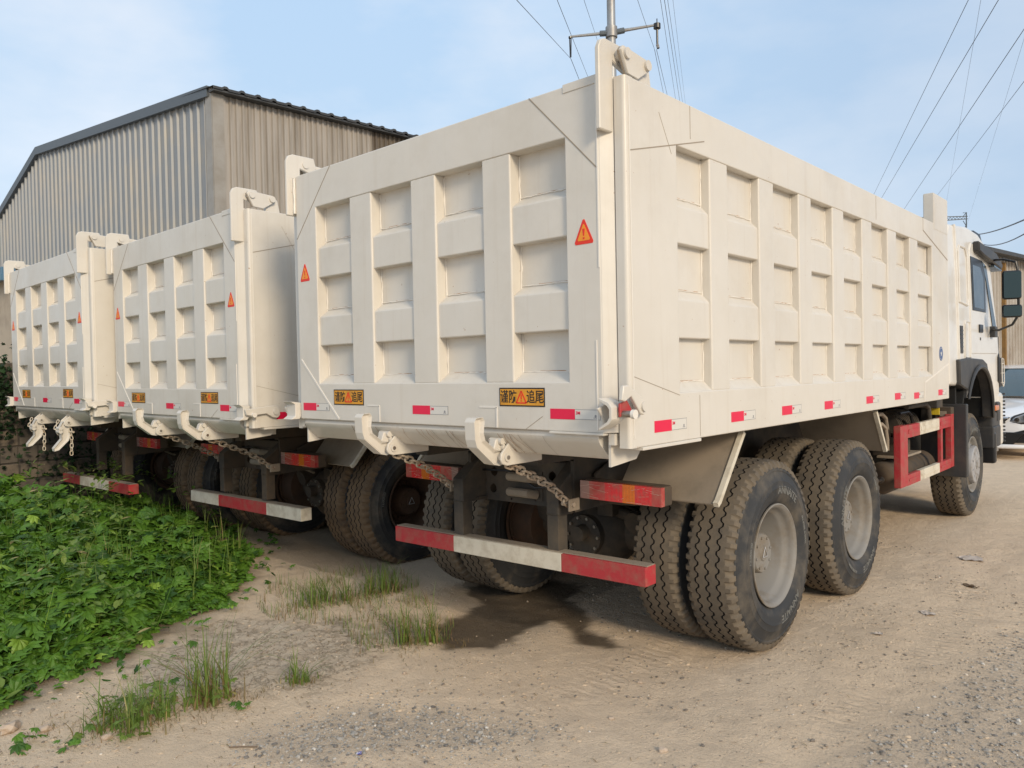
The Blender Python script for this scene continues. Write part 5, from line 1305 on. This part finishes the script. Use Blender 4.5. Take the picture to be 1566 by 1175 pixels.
# ------------------------------------------------------------------ white car
def car():
    root = empty('white_car', (.20, 11.75, 0))
    W = .90
    # body as lofted cross sections along y (front at y=0, facing -y)
    def sec(y, hw, zb, zs, zt, cr):
        pts = [(0, zb), (hw*.80, zb), (hw*.97, zb+.10), (hw, (zb+zs)/2), (hw*.985, zs), (hw*.90, zs+(zt-zs)*.60), (hw*.66, zt-(zt-zs)*.10), (0, zt)]
        return [(x, y, z) for x, z in pts]+[(-x, y, z) for x, z in pts[-2:0:-1]]
    S = [sec(.02, .50, .32, .50, .66, 0), sec(.06, .70, .25, .50, .70, 0), sec(.16, .82, .21, .52, .76, 0), sec(.36, .88, .20, .58, .83, 0), sec(.8, .90, .20, .68, .91, 0), sec(1.25, .90, .20, .76, .98, 0), sec(2.4, .90, .20, .84, .96, 0), sec(3.7, .90, .22, .84, .98, 0), sec(4.3, .86, .28, .80, .98, 0), sec(4.5, .70, .40, .70, .90, 0)]
    n = len(S[0]); vs = [v for s in S for v in s]; fs = []
    for i in range(len(S)-1):
        for k in range(n): fs.append((i*n+k, i*n+(k+1) % n, (i+1)*n+(k+1) % n, (i+1)*n+k))
    fs.append(tuple(range(n))[::-1]); fs.append(tuple((len(S)-1)*n+k for k in range(n)))
    m = MB(); m.raw(vs, fs, 'car_paint'); body = m.build('body', root, 50)
    md = body.modifiers.new('smooth', 'SUBSURF'); md.levels = md.render_levels = 2
    g = MB()
    def gs(y, hw, z): return [(-hw, y, z), (-hw*.5, y-.05, z+.012), (0, y-.07, z+.015), (hw*.5, y-.05, z+.012), (hw, y, z)]
    rows = [gs(1.15, .74, .965), gs(1.5, .70, 1.16), gs(1.95, .62, 1.38), gs(2.08, .60, 1.43)]
    vs = [v for r_ in rows for v in r_]; g.raw(vs, [(i*5+k, i*5+k+1, (i+1)*5+k+1, (i+1)*5+k) for i in range(3) for k in range(4)], 'glass_car'); g.build('windscreen', root, 60)
    rf = MB(); rows = [gs(2.04, .60, 1.425), gs(2.25, .60, 1.475), gs(2.9, .60, 1.49), gs(3.5, .58, 1.42), gs(4.15, .60, 1.0)]
    rf.raw([v for r_ in rows for v in r_], [(i*5+k, i*5+k+1, (i+1)*5+k+1, (i+1)*5+k) for i in range(4) for k in range(4)], 'car_paint')
    for s in (1, -1): 
        rf.tube([(s*.76, 1.08, .95), (s*.71, 1.5, 1.16), (s*.625, 1.97, 1.39), (s*.60, 2.2, 1.45), (s*.60, 2.9, 1.47)], .028, 'car_paint', 8)
    rf.build('roof', root, 60)
    sg = MB()
    for s in (1, -1): sg.raw([(s*.80, 1.25, .95), (s*.62, 2.1, 1.42), (s*.61, 3.3, 1.43), (s*.80, 4.0, .97)], [(0, 1, 2, 3)], 'glass_car')
    sg.build('side_window', root)
    gr = MB(); gr.prism([(-.34, .60), (-.42, .68), (.42, .68), (.34, .60), (.20, .54), (-.20, .54)], 'y', -.01, .06, 'black_plastic', .01); gr.prism([(-.45, .24), (-.62, .44), (.62, .44), (.45, .24)], 'y', .0, .10, 'black_plastic', .01)
    for s in (1, -1): gr.prism([(s*.46, .27), (s*.40, .42), (s*.60, .48), (s*.80, .50), (s*.80, .36), (s*.70, .28)], 'y', .02, .22, 'black_plastic', .01)
    gr.tube([(-.40, -.015, .67), (0, -.03, .64), (.40, -.015, .67)], .012, 'chrome', 8); gr.build('grille', root)
    lp = MB(); lp.tube([(-.88, .34, .24), (-.74, .10, .215), (-.5, -.0, .215), (0, -.04, .21), (.5, -.0, .215), (.74, .10, .215), (.88, .34, .24)], .035, 'car_paint', 10); lp.build('bumper_lip', root)
    for s in (1, -1):
        h = MB(); h.prism([(s*.36, .585), (s*.45, .70), (s*.62, .765), (s*.80, .80), (s*.84, .74), (s*.78, .62), (s*.56, .56)], 'y', .035, .34, 'dark_plastic', .02)
        h.prism([(s*.40, .60), (s*.48, .685), (s*.62, .745), (s*.77, .775), (s*.80, .73), (s*.75, .64), (s*.56, .585)], 'y', .025, .30, 'lamp_glass', .015)
        h.cyl((s*.66, .01, .675), (s*.66, .06, .675), .062, 'chrome', 24); h.cyl((s*.66, .0, .675), (s*.66, .03, .675), .046, 'lamp_glass', 24); h.cyl((s*.51, .01, .64), (s*.51, .06, .64), .035, 'chrome', 20); h.build('headlight', root)
        f = MB(); f.cyl((s*.66, .01, .39), (s*.66, .05, .39), .048, 'chrome', 20); f.cyl((s*.66, .0, .39), (s*.66, .03, .39), .036, 'lamp_glass', 20); f.build('fog_lamp', root)
        mr = MB(); mr.box(min(s*.84, s*1.0), max(s*.84, s*1.0), 1.40, 1.52, .98, 1.11, 'car_paint', .04, seg=3); mr.build('mirror', root)
        for y in (.85, 3.55):
            w = MB(); T = lambda v, s=s, y=y: Vector((s*(.78+v[0]), y+v[1], .31+v[2]))
            w.lathe([(-.1, .20), (-.1, .30), (-.07, .315), (.07, .315), (.10, .30), (.10, .20)], 'sidewall', 36, T); w.lathe([(.10, .20), (.07, .19), (.06, .05), (.08, 0)], 'rim', 24, T); w.build('wheel', root)
    tag(root, 'white saloon car facing the camera beyond the nearest truck', 'car')
car()

# ------------------------------------------------------------------ pole, pylon, wires
def pole():
    L0 = (-5.65, 9.98, 0); root = empty('utility_pole', L0)
    m = MB(); m.tube([(-5.65, 9.98, 0), (-5.65, 9.98, 12)], [.10, .075], 'galv', 20); attach(m, 'pole', root, L0)
    m = MB(); c = Vector((-5.65, 9.98, 8.14)); a = Vector((-6.24, 9.43, 8.07)); b = Vector((-4.99, 10.58, 8.27))
    for e in (a, b):
        m.tube([c, c.lerp(e, .25), e], [.045, .032, .022], 'galv', 10); m.tube([c+Vector((0, 0, -.01)), c.lerp(e, .28)], .055, 'lattice', 10)
    m.cyl((-5.65, 9.98, 8.04), (-5.65, 9.98, 8.24), .115, 'galv', 20); attach(m, 'crossarm', root, L0)
    m = MB(); m.tube([a, a+Vector((0, 0, -.03))], .035, 'porcelain', 10)
    for dx in (-.015, .02): m.tube([a+Vector((dx, 0, -.03)), a+Vector((dx*.5, 0, -.40))], .011, 'porcelain', 8)
    attach(m, 'insulator', root, L0)
    m = MB(); m.cyl(b+Vector((0, 0, .02)), b+Vector((0, 0, -.07)), .07, 'porcelain', 16)
    m.tube([b+Vector((0, 0, -.07)), b+Vector((0, 0, -.38))], .022, 'porcelain', 10); m.tube([b+Vector((0, 0, -.38)), b+Vector((.02, 0, -.46))], .03, 'steel', 8, False); m.cyl(b+Vector((0, 0, .02)), b+Vector((0, 0, .12)), .01, 'porcelain', 6)
    attach(m, 'insulator', root, L0)
    tag(root, 'grey steel utility pole with crossarm rising behind the nearest truck', 'utility pole')
pole()
CAM = Vector((2.9871, -2.6013, 1.58)); YAW, PIT, ROL, FPX = .7382, -.0173, .0201, 1175.49
RM = Matrix.Rotation(YAW, 3, 'Z') @ Matrix.Rotation(PIT, 3, 'X') @ Matrix.Rotation(ROL, 3, 'Y')
def W3(px, py, d): return CAM+RM @ Vector(((px-783)/FPX*d, d, -(py-587.5)/FPX*d))
def wire(p, q, r, label, sag=0, name='power_line', group='overhead power lines'):
    p = Vector(p); q = Vector(q); m = MB(); pts = []
    for i in range(17): t = i/16; pts.append(p.lerp(q, t)-Vector((0, 0, sag*4*t*(1-t))))
    m.tube(pts, r*(.62 if r < .02 else .8), 'wire', 5); o = m.build(name, None, 35, tuple(p)); tag(o, label, 'power line', group)
def ext(p, q, a, b): d = q-p; return p-d*a, q+d*b
E_ = ext(W3(790, 0, 9), W3(873, 90, 15), .9, 0); wire(*E_, .007, 'power line running from the top edge down to the left insulator of the pole')
wire(W3(873, 90, 15), W3(905, 170, 24), .009, 'power line dropping from the left insulator behind the truck tailgate')
wire(*ext(W3(852, 0, 16), W3(900, 120, 30), .8, .5), .011, 'thin power line crossing the left arm of the pole crossarm')
wire(*ext(W3(893, 0, 18), W3(918, 75, 30), .6, .8), .009, 'faint power line just left of the pole')
wire(*ext(W3(975, 0, 12), W3(1001, 76, 16), .8, 0), .006, 'power line meeting the right insulator from above')
wire(*ext(W3(1001, 76, 16), W3(1014, 140, 26), 0, .5), .009, 'left line of the pair dropping from the right insulator')
wire(*ext(W3(1004, 76, 16), W3(1021, 148, 26), 0, .5), .009, 'right line of the pair dropping from the right insulator')
for i, (a, b) in enumerate(((1010, 1034), (1016, 1040), (1021, 1044), (1029, 1048))):
    wire(*ext(W3(a, 0, 20), W3(b, 158, 40), .5, .6), (.011, .013, .010, .007)[i], ('leftmost of the four close lines right of the pole', 'thickest of the four close lines right of the pole', 'third of the four close lines right of the pole', 'faint rightmost of the four close lines right of the pole')[i])
for (x0, y0, x1, y1, r, d0, d1, lb) in ((1481, 0, 1340, 290, .0085, 12, 30, 'leftmost long power line slanting down the right sky'), (1527, 0, 1350, 300, .0100, 12, 30, 'second long power line slanting down the right sky'),
        (1566, 45, 1388, 312, .0100, 12, 30, 'third long power line slanting down the right sky'), (1566, 125, 1435, 297, .0075, 12, 30, 'rightmost long power line slanting down the right sky'), (1500, 0, 1449, 300, .005, 14, 40, 'faint steep power line in the right sky'), (1566, 60, 1480, 340, .004, 14, 40, 'faintest power line near the right edge')):
    wire(*ext(W3(x0, y0, d0), W3(x1, y1, d1), .5, .5), r, lb)
wire(W3(1480, 359, 45), W3(1640, 300, 16), .03, 'upper thick black cable sagging from the pylon to the right edge', .25)
wire(W3(1482, 361, 45), W3(1640, 303, 16), .024, 'lower thick black cable sagging from the pylon to the right edge', .75)
def pylon():
    base = W3(1478, 362, 45); L0 = (base.x, base.y, 0); root = empty('lattice_pylon', L0); s = 45/FPX
    right = RM @ Vector((1, 0, 0)); up = Vector((0, 0, 1))
    def P(dx, dy, dd=0): return base+right*(dx*s)+up*(dy*s)+(RM @ Vector((0, 1, 0)))*dd
    m = MB(); r_ = .035
    for dx in (0, -5): m.tube([Vector((P(dx*2.2, 0).x, P(dx*2.2, 0).y, 0)), P(dx if dx else 0, 0 if dx else 37)], r_, 'lattice', 5)
    m.tube([P(-5, 0), P(0, 20)], r_*.8, 'lattice', 5); m.tube([P(0, 2), P(-2, 14)], r_*.6, 'lattice', 5)
    attach(m, 'mast', root, L0)
    m = MB(); 
    for dy in (27, 31): m.tube([P(2, dy), P(-70, dy-4+(2 if dy == 31 else -1))], r_*.8, 'lattice', 5)
    for k in range(14):
        a = -2-5*k; m.tube([P(a, 26.5-k*.2), P(a-2.5, 30.5-k*.2), P(a-5, 26.5-k*.2)], r_*.5, 'lattice', 4)
    m.tube([P(-5, 36), P(0, 37), P(-5, 30)], r_*.6, 'lattice', 4); m.tube([P(-5, 24), P(0, 16)], r_*.6, 'lattice', 4); attach(m, 'arm', root, L0)
    tag(root, 'far lattice pylon arm seen above the cab of the nearest truck', 'pylon')
pylon()

# ------------------------------------------------------------------ sky, sun, camera
SUN_EL, SUN_AZ = R(24), R(112)       # azimuth clockwise from +Y
def world():
    w = bpy.data.worlds.new('World'); scene.world = w; w.use_nodes = True; nt = w.node_tree
    for n in list(nt.nodes): nt.nodes.remove(n)
    out = nt.nodes.new('ShaderNodeOutputWorld'); bg = nt.nodes.new('ShaderNodeBackground'); sky = nt.nodes.new('ShaderNodeTexSky')
    sky.sky_type = 'NISHITA'; sky.sun_disc = False; sky.sun_elevation = SUN_EL; sky.sun_rotation = SUN_AZ
    sky.air_density = 1.0; sky.dust_density = 2.0; sky.ozone_density = 2.0; sky.altitude = 50
    tc = nt.nodes.new('ShaderNodeTexCoord')
    # soft thin cloud veil, denser low down
    sx = nt.nodes.new('ShaderNodeSeparateXYZ'); nt.links.new(tc.outputs['Generated'], sx.inputs[0])
    f = noise_tex(nt, 2.3, 6, .55, tc.outputs['Generated'], sc=(1, 1, 2.2))
    f = ramp(nt, f, [(.40, (.0, .0, .0)), (.66, (1, 1, 1))])
    hz = ramp(nt, sx.outputs[2], [(.0, (1, 1, 1)), (.55, (0, 0, 0))])
    blue = mix(nt, hz, (3.05, 4.2, 5.6), (3.2, 4.05, 4.8))
    dt = nt.nodes.new('ShaderNodeVectorMath'); dt.operation = 'DOT_PRODUCT'; dt.inputs[1].default_value = (.74, .67, 0); nt.links.new(tc.outputs['Generated'], dt.inputs[0])
    side = ramp(nt, dt.outputs['Value'], [(.05, (0, 0, 0)), (.75, (1, 1, 1))])
    blue = mix(nt, side, blue, (2.55, 3.35, 4.45))
    cl = mix(nt, side, (4.7, 5.1, 5.6), (3.1, 3.8, 4.7))
    c = mix(nt, .85, sky.outputs[0], mix(nt, f, blue, cl))
    nt.links.new(c, bg.inputs[0]); bg.inputs[1].default_value = .15; nt.links.new(bg.outputs[0], out.inputs[0])
world()
sl = bpy.data.lights.new('sun', 'SUN'); sl.energy = 2.25; sl.angle = R(14); sl.color = (1.0, .83, .60)
so = bpy.data.objects.new('sun', sl); COL.objects.link(so)
sd = Vector((math.sin(SUN_AZ)*math.cos(SUN_EL), math.cos(SUN_AZ)*math.cos(SUN_EL), math.sin(SUN_EL)))
so.rotation_euler = sd.to_track_quat('Z', 'Y').to_euler(); so.location = sd*30
cd = bpy.data.cameras.new('camera'); cd.sensor_width = 36; cd.lens = 36*FPX/1566; cd.clip_end = 3000; cd.clip_start = .05
co = bpy.data.objects.new('camera', cd); COL.objects.link(co)
mw = Matrix.Identity(4); X_, Y_, Z_ = RM @ Vector((1, 0, 0)), RM @ Vector((0, 0, 1)), RM @ Vector((0, -1, 0))
for i in range(3): mw[i][0], mw[i][1], mw[i][2] = X_[i], Y_[i], Z_[i]
mw.translation = CAM; co.matrix_world = mw; scene.camera = co
scene.view_settings.view_transform = 'Standard'; scene.view_settings.look = 'None'; scene.view_settings.exposure = .27; scene.view_settings.gamma = 1
